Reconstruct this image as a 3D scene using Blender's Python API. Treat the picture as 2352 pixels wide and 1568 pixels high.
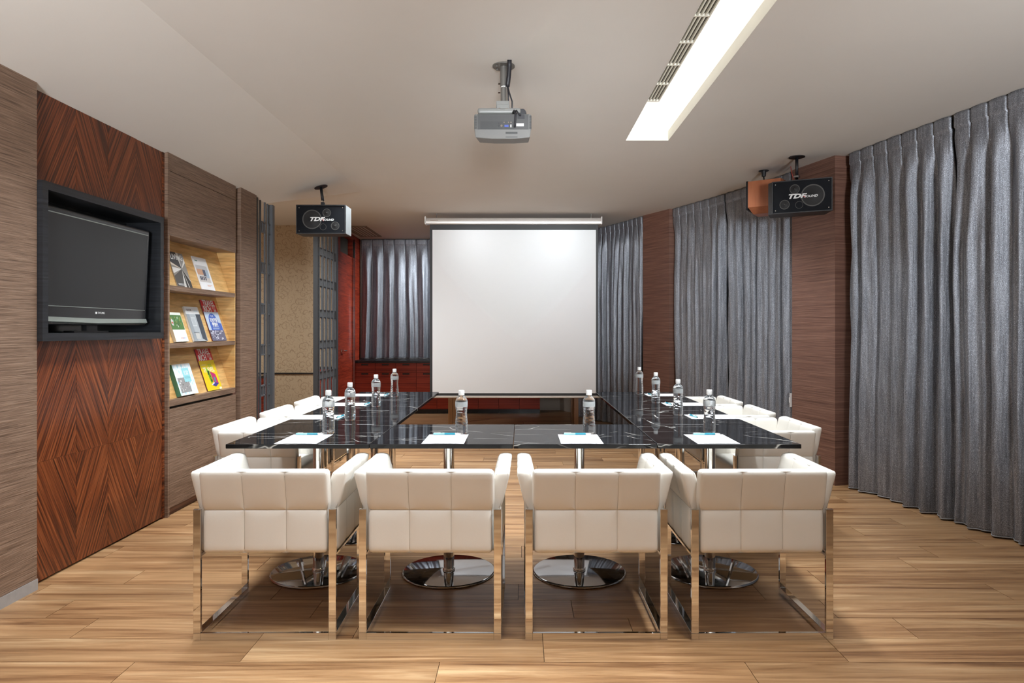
import bpy, bmesh, math, random
from mathutils import Vector, Matrix, noise, Euler

PI = math.pi
R = math.radians
scene = bpy.context.scene
C = scene.collection
for o in list(bpy.data.objects):
    bpy.data.objects.remove(o, do_unlink=True)

# ------------------------------------------------------------------ camera, light, exposure
cam_d = bpy.data.cameras.new('camera')
cam = bpy.data.objects.new('camera', cam_d)
C.objects.link(cam)
cam.location = (0.0, 0.0, 1.312)
cam.rotation_euler = (R(90), 0, 0)
cam_d.sensor_width = 36.0
cam_d.lens = 24.0
cam_d.shift_x = -22.0 / 2352.0
cam_d.shift_y = -27.0 / 2352.0
cam_d.clip_start = 0.05
cam_d.clip_end = 60
scene.camera = cam

vs = scene.view_settings
scene.display_settings.display_device = 'sRGB'
vs.view_transform = 'Standard'
vs.look = 'None'
vs.exposure = 0.14
vs.gamma = 1.0
vs.use_curve_mapping = False
scene.cycles.use_denoising = True
scene.cycles.max_bounces = 10
scene.cycles.diffuse_bounces = 4
scene.cycles.glossy_bounces = 4
scene.cycles.transmission_bounces = 8
scene.cycles.transparent_max_bounces = 10
scene.cycles.caustics_reflective = False
scene.cycles.caustics_refractive = False
scene.cycles.sample_clamp_indirect = 6.0

world = bpy.data.worlds.new('world')
scene.world = world
world.use_nodes = True
world.node_tree.nodes['Background'].inputs[0].default_value = (0.9, 0.93, 1.0, 1)
world.node_tree.nodes['Background'].inputs[1].default_value = 0.15


def area_light(name, loc, sx, sy, power, color, spread=180, rot=(0, 0, 0)):
    d = bpy.data.lights.new(name, 'AREA')
    d.shape = 'RECTANGLE'
    d.size = sx
    d.size_y = sy
    d.energy = power
    d.color = color
    d.spread = R(spread)
    o = bpy.data.objects.new(name, d)
    C.objects.link(o)
    o.location = loc
    o.rotation_euler = rot
    return o


CEIL = 2.78
WARM = (1.0, 0.95, 0.88)
NEUT = (0.90, 0.965, 1.0)
# tubes of the ceiling trough (louvred downwards)
area_light('trough_lamp', (0.99, 3.65, 2.835), 0.24, 3.1, 78, NEUT, 108, (0, R(20), 0))
# added fill lamps without fixtures, before and over the tables; downlights towards the screen
area_light('fill_row_front', (-1.3, 2.05, 2.772), 2.6, 0.35, 19, NEUT, 64)
area_light('fill_row_a', (-1.62, 5.3, 2.772), 0.4, 4.9, 98, NEUT, 108)
area_light('fill_row_b', (1.70, 5.7, 2.772), 0.4, 3.0, 30, NEUT, 110)
for sx_ in (-0.62, 0.50):
    area_light('screen_downlight', (sx_, 8.22, 2.772), 0.10, 0.10, 1.0, NEUT, 130, (R(12), 0, 0))
# added fill lamps, unseen behind the camera, aimed up and ahead
area_light('fill_uplight_a', (-1.0, -1.3, 1.5), 0.7, 0.7, 50, (0.92, 0.965, 1.0), 72, (R(113), 0, R(17)))
area_light('fill_uplight_b', (1.6, -1.3, 1.5), 0.7, 0.7, 50, (0.92, 0.965, 1.0), 72, (R(113), 0, R(-13)))
area_light('fill_uplight_far', (0.3, -1.3, 1.6), 0.5, 0.5, 12.5, (0.92, 0.965, 1.0), 27, (R(94.5), 0, 0))
# added fill lamps, hidden behind the projection screen and in the passage
area_light('rear_fill_lamp', (-0.9, 10.35, 2.765), 0.6, 0.4, 30, NEUT, 96, (R(10), R(44), 0))
area_light('passage_fill_lamp', (-3.55, 7.2, 2.765), 0.6, 0.6, 58, NEUT, 160)

# ------------------------------------------------------------------ helpers


class MB:
    def __init__(self):
        self.v = []
        self.f = []

    def add(self, verts, faces):
        b = len(self.v)
        self.v += [tuple(p) for p in verts]
        self.f += [tuple(i + b for i in f) for f in faces]
        return self

    def box(self, x0, x1, y0, y1, z0, z1):
        v = [(x0, y0, z0), (x1, y0, z0), (x1, y1, z0), (x0, y1, z0),
             (x0, y0, z1), (x1, y0, z1), (x1, y1, z1), (x0, y1, z1)]
        f = [(0, 3, 2, 1), (4, 5, 6, 7), (0, 1, 5, 4), (1, 2, 6, 5), (2, 3, 7, 6), (3, 0, 4, 7)]
        return self.add(v, f)

    def prism(self, poly, z0, z1):
        n = len(poly)
        a = sum(poly[i][0] * poly[(i + 1) % n][1] - poly[(i + 1) % n][0] * poly[i][1] for i in range(n))
        if a < 0:
            poly = poly[::-1]
        v = [(p[0], p[1], z0) for p in poly] + [(p[0], p[1], z1) for p in poly]
        f = [tuple(range(n - 1, -1, -1)), tuple(range(n, 2 * n))]
        f += [(i, (i + 1) % n, n + (i + 1) % n, n + i) for i in range(n)]
        return self.add(v, f)

    def lathe(self, prof, n=32, cx=0, cy=0, cz=0, cap=True, fn=None):
        v = []
        for (r, z) in prof:
            for k in range(n):
                a = 2 * PI * k / n
                rr = r if fn is None else fn(r, z, a)
                v.append((cx + rr * math.cos(a), cy + rr * math.sin(a), cz + z))
        f = []
        m = len(prof)
        for j in range(m - 1):
            for k in range(n):
                k2 = (k + 1) % n
                f.append((j * n + k, j * n + k2, (j + 1) * n + k2, (j + 1) * n + k))
        if cap:
            f.append(tuple(range(n - 1, -1, -1)))
            f.append(tuple(range((m - 1) * n, m * n)))
        return self.add(v, f)

    def tube(self, pts, r, n=8, closed=False):
        pts = [Vector(p) for p in pts]
        m = len(pts)
        v = []
        prev = None
        for i in range(m):
            if closed:
                t = (pts[(i + 1) % m] - pts[i - 1])
            else:
                t = pts[min(i + 1, m - 1)] - pts[max(i - 1, 0)]
            t.normalize()
            if prev is None:
                a = Vector((0, 0, 1)) if abs(t.z) < 0.9 else Vector((1, 0, 0))
                u = t.cross(a).normalized()
            else:
                u = (prev - t * prev.dot(t)).normalized()
            prev = u
            w = t.cross(u)
            for k in range(n):
                a = 2 * PI * k / n
                v.append(pts[i] + u * (r * math.cos(a)) + w * (r * math.sin(a)))
        f = []
        for i in range(m if closed else m - 1):
            i2 = (i + 1) % m
            for k in range(n):
                k2 = (k + 1) % n
                f.append((i * n + k, i * n + k2, i2 * n + k2, i2 * n + k))
        if not closed:
            f.append(tuple(range(n - 1, -1, -1)))
            f.append(tuple(range((m - 1) * n, m * n)))
        return self.add(v, f)

    def mesh(self, name):
        me = bpy.data.meshes.new(name)
        me.from_pydata(self.v, [], self.f)
        me.update()
        return me

    def build(self, name, mat, parent=None, smooth=False, bevel=0.0, loc=None, rot=None, segs=2, angle=40):
        me = self.mesh(name)
        o = bpy.data.objects.new(name, me)
        C.objects.link(o)
        if mat:
            me.materials.append(mat)
        if parent is not None:
            o.parent = parent
        if loc is not None:
            o.location = loc
        if rot is not None:
            o.rotation_euler = rot
        if smooth:
            me.shade_smooth()
        if bevel > 0:
            b = o.modifiers.new('bevel', 'BEVEL')
            b.width = bevel
            b.segments = segs
            b.limit_method = 'ANGLE'
            b.angle_limit = R(angle)
        return o


def smooth_angle(o, deg=35):
    o.data.shade_smooth()
    try:
        o.data.set_sharp_from_angle(angle=R(deg))
    except Exception:
        pass
    return o


def bx(*a):
    return MB().box(*a)


def empty(name, loc=(0, 0, 0), rz=0.0, rot=None):
    o = bpy.data.objects.new(name, None)
    C.objects.link(o)
    o.location = loc
    o.rotation_euler = rot if rot is not None else (0, 0, rz)
    o.empty_display_size = 0.1
    return o


def tag(o, label, cat, group=None, kind=None):
    if label:
        o['label'] = label
    if cat:
        o['category'] = cat
    if group:
        o['group'] = group
    if kind:
        o['kind'] = kind
    return o


def copy_tree(o, parent=None):
    c = o.copy()
    C.objects.link(c)
    if parent is not None:
        c.parent = parent
    for ch in list(o.children):
        copy_tree(ch, c)
    return c


def text_mesh(name, body, size, mat, parent, loc=(0, 0, 0), rot=(0, 0, 0), align='CENTER', shear=0.0, bold=0.0,
              sx=1.0, extrude=0.0003, space=1.0):
    cu = bpy.data.curves.new(name, 'FONT')
    cu.body = body
    cu.size = size
    cu.align_x = align
    cu.align_y = 'CENTER'
    cu.shear = shear
    cu.offset = bold
    cu.extrude = extrude
    cu.space_character = space
    cu.resolution_u = 3
    t = bpy.data.objects.new(name + '_curve', cu)
    C.objects.link(t)
    dg = bpy.context.evaluated_depsgraph_get()
    me = bpy.data.meshes.new_from_object(t.evaluated_get(dg))
    bpy.data.objects.remove(t, do_unlink=True)
    bpy.data.curves.remove(cu)
    me.name = name
    for v in me.vertices:
        v.co.x *= sx
    me.materials.clear()
    me.materials.append(mat)
    o = bpy.data.objects.new(name, me)
    C.objects.link(o)
    o.parent = parent
    o.location = loc
    o.rotation_euler = rot
    return o


# ------------------------------------------------------------------ materials


def nodemat(name):
    m = bpy.data.materials.new(name)
    m.use_nodes = True
    nt = m.node_tree
    b = nt.nodes['Principled BSDF']
    return m, nt, b


def N(nt, t, **kw):
    n = nt.nodes.new(t)
    for k, v in kw.items():
        setattr(n, k, v)
    return n


def ramp(nt, stops, interp='LINEAR'):
    r = N(nt, 'ShaderNodeValToRGB')
    r.color_ramp.interpolation = interp
    e = r.color_ramp.elements
    while len(e) > 1:
        e.remove(e[-1])
    e[0].position = stops[0][0]
    e[0].color = (*stops[0][1], 1)
    for p, c in stops[1:]:
        x = e.new(p)
        x.color = (*c, 1)
    return r


def mapped(nt, scale, rot=(0, 0, 0), loc=(0, 0, 0), coord='Object'):
    tc = N(nt, 'ShaderNodeTexCoord')
    mp = N(nt, 'ShaderNodeMapping')
    mp.inputs['Scale'].default_value = scale
    mp.inputs['Rotation'].default_value = rot
    mp.inputs['Location'].default_value = loc
    nt.links.new(tc.outputs[coord], mp.inputs['Vector'])
    return mp


def noise_n(nt, vec, scale=1.0, detail=4, rough=0.55, dist=0.0):
    n = N(nt, 'ShaderNodeTexNoise')
    n.inputs['Scale'].default_value = scale
    n.inputs['Detail'].default_value = detail
    n.inputs['Roughness'].default_value = rough
    n.inputs['Distortion'].default_value = dist
    if vec is not None:
        nt.links.new(vec, n.inputs['Vector'])
    return n


def mathn(nt, op, a, b=None):
    n = N(nt, 'ShaderNodeMath', operation=op)
    for i, x in enumerate((a, b)):
        if x is None:
            continue
        if isinstance(x, (int, float)):
            n.inputs[i].default_value = x
        else:
            nt.links.new(x, n.inputs[i])
    return n.outputs[0]


def mixc(nt, fac, a, b, blend='MIX'):
    n = N(nt, 'ShaderNodeMix', data_type='RGBA', blend_type=blend)
    for i, x in ((0, fac), (6, a), (7, b)):
        if isinstance(x, (int, float)):
            n.inputs[i].default_value = x
        elif isinstance(x, tuple):
            n.inputs[i].default_value = (*x, 1)
        else:
            nt.links.new(x, n.inputs[i])
    return n.outputs[2]


def bump(nt, b, height, strength=0.3, dist=0.01):
    n = N(nt, 'ShaderNodeBump')
    n.inputs['Strength'].default_value = strength
    n.inputs['Distance'].default_value = dist
    nt.links.new(height, n.inputs['Height'])
    nt.links.new(n.outputs[0], b.inputs['Normal'])


def plain(name, col, rough=0.5, metal=0.0, spec=0.5, var=0.06, scale=12.0, bmp=0.0, coat=0.0, bscale=None):
    m, nt, b = nodemat(name)
    mp = mapped(nt, (1, 1, 1))
    n = noise_n(nt, mp.outputs[0], scale, 3)
    lo = tuple(max(0.0, c * (1 - var)) for c in col)
    hi = tuple(min(1.0, c * (1 + var)) for c in col)
    r = ramp(nt, [(0.3, lo), (0.7, hi)])
    nt.links.new(n.outputs[0], r.inputs[0])
    nt.links.new(r.outputs[0], b.inputs['Base Color'])
    b.inputs['Roughness'].default_value = rough
    b.inputs['Metallic'].default_value = metal
    b.inputs['Specular IOR Level'].default_value = spec
    b.inputs['Coat Weight'].default_value = coat
    if bmp > 0:
        n2 = noise_n(nt, mp.outputs[0], bscale or scale * 8, 3)
        bump(nt, b, n2.outputs[0], bmp, 0.004)
    return m


def emit(name, col, strength):
    m, nt, b = nodemat(name)
    b.inputs['Base Color'].default_value = (*col, 1)
    b.inputs['Emission Color'].default_value = (*col, 1)
    b.inputs['Emission Strength'].default_value = strength
    return m


M = {}
M['ceiling'] = plain('ceiling_paint', (0.70, 0.67, 0.632), 0.9, spec=0.2, var=0.012, scale=2)
M['trough'] = plain('trough_paint', (0.86, 0.85, 0.77), 0.6, spec=0.3, var=0.01)
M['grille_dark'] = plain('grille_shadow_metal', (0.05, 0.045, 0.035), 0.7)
M['cream'] = plain('cream_enamel', (0.85, 0.83, 0.74), 0.4, var=0.01)
M['diffuser'] = emit('trough_diffuser', (1.0, 0.985, 0.94), 0.66)
M['fill_panel_diffuser'] = emit('fill_diffuser', (1.0, 0.965, 0.92), 3.0)  # glow of the added fill panels
M['subfloor'] = plain('subfloor', (0.03, 0.02, 0.012), 0.9)
M['chrome'] = plain('chrome', (0.80, 0.80, 0.80), 0.045, metal=1.0, var=0.01, scale=3)
M['chrome_dark'] = plain('polished_steel', (0.40, 0.40, 0.41), 0.06, metal=1.0, var=0.02, scale=3)
M['black_metal'] = plain('black_metal', (0.012, 0.012, 0.014), 0.45)
M['leather'] = plain('white_leather', (0.83, 0.80, 0.745), 0.42, spec=0.45, var=0.012, scale=5, bmp=0.08, bscale=420)
M['piping'] = plain('leather_piping', (0.60, 0.565, 0.51), 0.5, var=0.02)
M['stitch'] = plain('stitching', (0.50, 0.46, 0.40), 0.6, var=0.02)
M['paper'] = plain('white_paper', (0.87, 0.87, 0.90), 0.7, spec=0.25, var=0.005)
M['teal'] = plain('teal_plastic', (0.02, 0.30, 0.42), 0.25, var=0.02)
M['pale_teal'] = plain('pale_teal_plastic', (0.30, 0.62, 0.68), 0.25, var=0.02)
M['white_plastic'] = plain('white_plastic', (0.86, 0.86, 0.86), 0.35, var=0.01)
M['tv_black'] = plain('tv_black_plastic', (0.018, 0.018, 0.020), 0.22, var=0.02)
M['tv_screen'] = plain('tv_screen_glass', (0.017, 0.0175, 0.019), 0.36, var=0.02, scale=2)
M['tv_silver'] = plain('tv_silver_trim', (0.30, 0.33, 0.31), 0.35, metal=0.5, var=0.02)
M['frame_black'] = None
M['speaker_box'] = plain('speaker_vinyl', (0.022, 0.022, 0.024), 0.5, bmp=0.15)
M['speaker_side'] = plain('speaker_grey_vinyl', (0.30, 0.32, 0.33), 0.55, bmp=0.15, bscale=300)
M['speaker_grille'] = plain('speaker_grille', (0.009, 0.010, 0.013), 0.65, var=0.1, spec=0.12, bmp=0.3, bscale=800)
M['cone'] = plain('speaker_cone', (0.020, 0.0195, 0.020), 0.55, var=0.05, spec=0.25)
M['cone_ring'] = plain('speaker_ring', (0.075, 0.072, 0.068), 0.4, var=0.03)
M['logo_white'] = plain('logo_white', (0.80, 0.80, 0.80), 0.4, var=0.01)
M['logo_red'] = plain('logo_red', (0.55, 0.03, 0.03), 0.4, var=0.01)
M['orange_wood'] = None
M['proj_grey'] = plain('projector_grey', (0.125, 0.123, 0.118), 0.45, var=0.02)
M['proj_mid'] = plain('projector_mid_grey', (0.042, 0.042, 0.043), 0.5, var=0.03)
M['proj_dark'] = plain('projector_dark_grey', (0.028, 0.029, 0.030), 0.5, var=0.03)
M['mount_grey'] = plain('mount_grey', (0.14, 0.133, 0.122), 0.4, metal=0.3, var=0.02)
M['mount_light'] = plain('mount_light_grey', (0.19, 0.19, 0.182), 0.45, var=0.02)
M['cable'] = plain('black_cable', (0.012, 0.012, 0.016), 0.5)
M['blue'] = plain('blue_port', (0.04, 0.07, 0.30), 0.4)
M['red_wire'] = plain('red_wire', (0.35, 0.03, 0.02), 0.5)
M['screen_white'] = plain('projection_fabric', (0.84, 0.855, 0.875), 0.85, spec=0.2, var=0.004, scale=3)
M['screen_black'] = plain('screen_border', (0.022, 0.022, 0.024), 0.55)
M['case'] = plain('screen_case_enamel', (0.74, 0.70, 0.66), 0.26, metal=0.25, var=0.01)
M['case_silver'] = plain('screen_bar_silver', (0.60, 0.55, 0.50), 0.35, metal=0.4, var=0.01)
M['counter'] = plain('black_counter', (0.012, 0.011, 0.012), 0.2)
M['lattice'] = plain('lattice_grey_metal', (0.115, 0.125, 0.140), 0.42, metal=0.2, var=0.04)
M['lattice_dark'] = plain('lattice_dark_metal', (0.040, 0.042, 0.046), 0.45, metal=0.2, var=0.04)
M['base_metal'] = plain('brushed_aluminium', (0.40, 0.40, 0.41), 0.4, metal=0.4, var=0.05, scale=30)
M['white_wall'] = plain('plain_wall_paint', (0.46, 0.40, 0.34), 0.9, spec=0.2, var=0.01)
M['hem'] = plain('curtain_hem', (0.30, 0.30, 0.31), 0.6)
M['dado'] = plain('dado_rail', (0.010, 0.009, 0.008), 0.4)
M['vent_brown'] = plain('vent_beige', (0.33, 0.26, 0.20), 0.6)
M['table_wood'] = None


def wood_stretch(name, scale, stops, rough, bump_s=0.0, detail=6, dist=0.6, rot=(0, 0, 0), nscale=1.0, rnd=False,
                 coat=0.0, spec=0.5, bdist=0.004, fine=None, nrough=0.6):
    m, nt, b = nodemat(name)
    mp = mapped(nt, scale, rot)
    vec = mp.outputs[0]
    if rnd:
        oi = N(nt, 'ShaderNodeObjectInfo')
        at = N(nt, 'ShaderNodeAttribute')
        at.attribute_name = 'rnd'
        s = mathn(nt, 'ADD', oi.outputs['Random'], at.outputs['Fac'])
        sc = mathn(nt, 'MULTIPLY', s, 57.0)
        cb = N(nt, 'ShaderNodeCombineXYZ')
        nt.links.new(sc, cb.inputs[0])
        nt.links.new(sc, cb.inputs[1])
        nt.links.new(sc, cb.inputs[2])
        va = N(nt, 'ShaderNodeVectorMath', operation='ADD')
        nt.links.new(vec, va.inputs[0])
        nt.links.new(cb.outputs[0], va.inputs[1])
        vec = va.outputs[0]
    n = noise_n(nt, vec, nscale, detail, nrough, dist)
    r = ramp(nt, stops)
    nt.links.new(n.outputs[0], r.inputs[0])
    col = r.outputs[0]
    if fine:
        n2 = noise_n(nt, vec, nscale * fine, 3, 0.6)
        r2 = ramp(nt, [(0.35, (0.78, 0.76, 0.74)), (0.6, (1.0, 1.0, 1.0))])
        nt.links.new(n2.outputs[0], r2.inputs[0])
        col = mixc(nt, 1.0, col, r2.outputs[0], 'MULTIPLY')
    if rnd:
        wn = N(nt, 'ShaderNodeTexWhiteNoise', noise_dimensions='1D')
        nt.links.new(s, wn.inputs['W'])
        rr = ramp(nt, [(0.0, (0.86, 0.86, 0.86)), (1.0, (1.06, 1.05, 1.04))])
        nt.links.new(wn.outputs['Value'], rr.inputs[0])
        col = mixc(nt, 1.0, col, rr.outputs[0], 'MULTIPLY')
    nt.links.new(col, b.inputs['Base Color'])
    b.inputs['Roughness'].default_value = rough
    b.inputs['Specular IOR Level'].default_value = spec
    b.inputs['Coat Weight'].default_value = coat
    b.inputs['Coat Roughness'].default_value = 0.15
    if bump_s > 0:
        bump(nt, b, n.outputs[0], bump_s, bdist)
    return m


M['plank'] = wood_stretch('honey_plank', (0.50, 10.0, 10.0),
                          [(0.25, (0.085, 0.034, 0.013)), (0.36, (0.225, 0.108, 0.046)), (0.46, (0.355, 0.192, 0.088)),
                           (0.57, (0.455, 0.265, 0.130)), (0.70, (0.61, 0.405, 0.225))],
                          0.38, 0.05, detail=6, dist=1.0, nscale=1.3, rnd=True, fine=4.0, spec=0.35, nrough=0.66)
M['brown_wood'] = wood_stretch('brushed_brown_oak', (2.6, 2.6, 120.0),
                               [(0.30, (0.105, 0.060, 0.037)), (0.5, (0.238, 0.150, 0.102)), (0.70, (0.355, 0.242, 0.172))],
                               0.5, 0.55, detail=5, dist=0.5, nscale=1.6, fine=3.0, bdist=0.006)
M['dark_wood'] = wood_stretch('dark_brown_oak', (1.1, 1.1, 80.0),
                              [(0.32, (0.115, 0.054, 0.038)), (0.5, (0.210, 0.105, 0.077)), (0.68, (0.30, 0.165, 0.122))],
                              0.45, 0.45, detail=5, dist=0.5, nscale=1.6, fine=3.0, bdist=0.005)
M['oak'] = wood_stretch('honey_oak', (1.1, 1.1, 11.0),
                        [(0.3, (0.60, 0.32, 0.105)), (0.5, (0.76, 0.46, 0.175)), (0.7, (0.86, 0.58, 0.25))],
                        0.4, 0.05, detail=4, dist=1.4, nscale=1.5, fine=4.0)
M['red_wood'] = wood_stretch('red_mahogany', (0.9, 0.9, 16.0),
                             [(0.3, (0.150, 0.016, 0.007)), (0.5, (0.310, 0.036, 0.015)), (0.7, (0.43, 0.060, 0.025))],
                             0.5, 0.03, detail=4, dist=1.6, nscale=1.4, fine=4.0, spec=0.2)
M['red_dark'] = wood_stretch('red_mahogany_cabinet', (0.5, 0.5, 26.0),
                             [(0.3, (0.150, 0.016, 0.007)), (0.5, (0.330, 0.038, 0.015)), (0.7, (0.45, 0.064, 0.026))],
                             0.45, 0.03, detail=4, dist=0.6, nscale=1.4, fine=4.0, spec=0.25)
GA = R(27)
rose = [(0.30, (0.018, 0.007, 0.004)), (0.42, (0.070, 0.017, 0.007)), (0.53, (0.175, 0.043, 0.013)),
        (0.64, (0.270, 0.078, 0.025)), (0.78, (0.37, 0.13, 0.05))]
M['rose_a'] = wood_stretch('rosewood_veneer_rising', (85.0, 85.0, 1.6), rose, 0.33, 0.03, detail=5, dist=0.15, coat=0.0, spec=0.4)
M['rose_b'] = wood_stretch('rosewood_veneer_falling', (85.0, 85.0, 1.6), rose, 0.33, 0.03, detail=5, dist=0.15, coat=0.0, spec=0.4)
# turn the grain by 30 degrees from vertical, either way, about the wall normal (x)
for key, sg in (('rose_a', 1), ('rose_b', -1)):
    nt = M[key].node_tree
    mp = [n for n in nt.nodes if n.type == 'MAPPING'][0]
    tc = [n for n in nt.nodes if n.type == 'TEX_COORD'][0]
    vr = N(nt, 'ShaderNodeVectorRotate', rotation_type='X_AXIS')
    vr.inputs['Angle'].default_value = GA * sg
    nt.links.new(tc.outputs['Object'], vr.inputs['Vector'])
    nt.links.new(vr.outputs[0], mp.inputs['Vector'])
M['rose_strip'] = wood_stretch('rosewood_strip', (2.0, 2.0, 70.0), rose, 0.35, 0.03, detail=4, dist=0.3)
M['frame_black'] = wood_stretch('black_stained_ash', (2, 2, 70.0), [(0.35, (0.006, 0.007, 0.009)), (0.7, (0.021, 0.023, 0.029))],
                                0.4, 0.35, detail=4, dist=0.4)
M['orange_wood'] = wood_stretch('cherry_veneer', (12.0, 12.0, 1.0), [(0.3, (0.33, 0.105, 0.045)), (0.7, (0.44, 0.155, 0.07))],
                                0.4, 0.0, detail=4, dist=0.4)
M['table_wood'] = wood_stretch('brown_table_wood', (14.0, 14.0, 1.0), [(0.3, (0.20, 0.085, 0.03)), (0.7, (0.34, 0.16, 0.06))],
                               0.4, 0.0, detail=4, dist=0.4)


def marble():
    m, nt, b = nodemat('black_marble')
    tc = N(nt, 'ShaderNodeTexCoord')
    oi = N(nt, 'ShaderNodeObjectInfo')
    va = N(nt, 'ShaderNodeVectorMath', operation='ADD')
    cb = N(nt, 'ShaderNodeCombineXYZ')
    s = mathn(nt, 'MULTIPLY', oi.outputs['Random'], 31.0)
    nt.links.new(s, cb.inputs[0])
    nt.links.new(s, cb.inputs[1])
    nt.links.new(tc.outputs['Object'], va.inputs[0])
    nt.links.new(cb.outputs[0], va.inputs[1])
    # distort
    n0 = noise_n(nt, va.outputs[0], 2.2, 4, 0.6)
    sub = N(nt, 'ShaderNodeVectorMath', operation='SCALE')
    nt.links.new(n0.outputs['Color'], sub.inputs[0])
    sub.inputs['Scale'].default_value = 0.15
    va2 = N(nt, 'ShaderNodeVectorMath', operation='ADD')
    nt.links.new(va.outputs[0], va2.inputs[0])
    nt.links.new(sub.outputs[0], va2.inputs[1])
    rot = N(nt, 'ShaderNodeMapping')
    rot.inputs['Scale'].default_value = (1.0, 2.6, 2.0)
    rot.inputs['Rotation'].default_value = (0, 0, R(24))
    nt.links.new(va2.outputs[0], rot.inputs['Vector'])
    vo = N(nt, 'ShaderNodeTexVoronoi', feature='DISTANCE_TO_EDGE')
    vo.inputs['Scale'].default_value = 1.9
    nt.links.new(rot.outputs[0], vo.inputs['Vector'])
    r1 = ramp(nt, [(0.0, (1, 1, 1)), (0.005, (0.5, 0.5, 0.5)), (0.010, (0, 0, 0))])
    nt.links.new(vo.outputs['Distance'], r1.inputs[0])
    nm = noise_n(nt, va.outputs[0], 4.5, 3)
    rm = ramp(nt, [(0.46, (0, 0, 0)), (0.62, (1, 1, 1))])
    nt.links.new(nm.outputs[0], rm.inputs[0])
    vm = mixc(nt, 1.0, r1.outputs[0], rm.outputs[0], 'MULTIPLY')
    nb = noise_n(nt, va.outputs[0], 14, 5)
    rb = ramp(nt, [(0.3, (0.008, 0.008, 0.009)), (0.75, (0.018, 0.017, 0.018))])
    nt.links.new(nb.outputs[0], rb.inputs[0])
    col = mixc(nt, vm, rb.outputs[0], (0.55, 0.53, 0.50))
    out = nt.nodes['Material Output']
    df = N(nt, 'ShaderNodeBsdfDiffuse')
    nt.links.new(col, df.inputs['Color'])
    gl = N(nt, 'ShaderNodeBsdfGlossy')
    gl.inputs['Roughness'].default_value = 0.035
    fr = N(nt, 'ShaderNodeFresnel')
    fr.inputs['IOR'].default_value = 1.5
    fac = mathn(nt, 'MULTIPLY', fr.outputs[0], 0.60)
    mx = N(nt, 'ShaderNodeMixShader')
    nt.links.new(fac, mx.inputs[0])
    nt.links.new(df.outputs[0], mx.inputs[1])
    nt.links.new(gl.outputs[0], mx.inputs[2])
    nt.links.new(mx.outputs[0], out.inputs['Surface'])
    return m


M['marble'] = marble()


def curtain_mat():
    m, nt, b = nodemat('silver_grey_drape')
    mp = mapped(nt, (1, 1, 1))
    st = mapped(nt, (60, 60, 3.0))
    n1 = noise_n(nt, st.outputs[0], 1.0, 4)
    n2 = noise_n(nt, mp.outputs[0], 300, 2, 0.75)
    n3 = noise_n(nt, mapped(nt, (16, 16, 5.0), (R(12), R(10), 0)).outputs[0], 1.0, 3, 0.6, 0.8)
    r1 = ramp(nt, [(0.3, (0.195, 0.206, 0.232)), (0.7, (0.36, 0.375, 0.41))])
    nt.links.new(n1.outputs[0], r1.inputs[0])
    r2 = ramp(nt, [(0.36, (0.50, 0.50, 0.51)), (0.56, (1.0, 1.0, 1.01)), (0.66, (2.2, 2.25, 2.35)), (0.74, (3.2, 3.3, 3.45))])
    nt.links.new(n2.outputs[0], r2.inputs[0])
    col = mixc(nt, 1.0, r1.outputs[0], r2.outputs[0], 'MULTIPLY')
    nt.links.new(col, b.inputs['Base Color'])
    b.inputs['Metallic'].default_value = 0.55
    b.inputs['Roughness'].default_value = 0.47
    h = mathn(nt, 'ADD', mathn(nt, 'MULTIPLY', n1.outputs[0], 0.5), mathn(nt, 'MULTIPLY', n2.outputs[0], 0.20))
    rg = mathn(nt, 'ABSOLUTE', mathn(nt, 'SUBTRACT', n3.outputs[0], 0.5))
    h = mathn(nt, 'ADD', h, mathn(nt, 'MULTIPLY', rg, 0.9))
    bump(nt, b, h, 0.8, 0.007)
    return m


M['curtain'] = curtain_mat()


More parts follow.
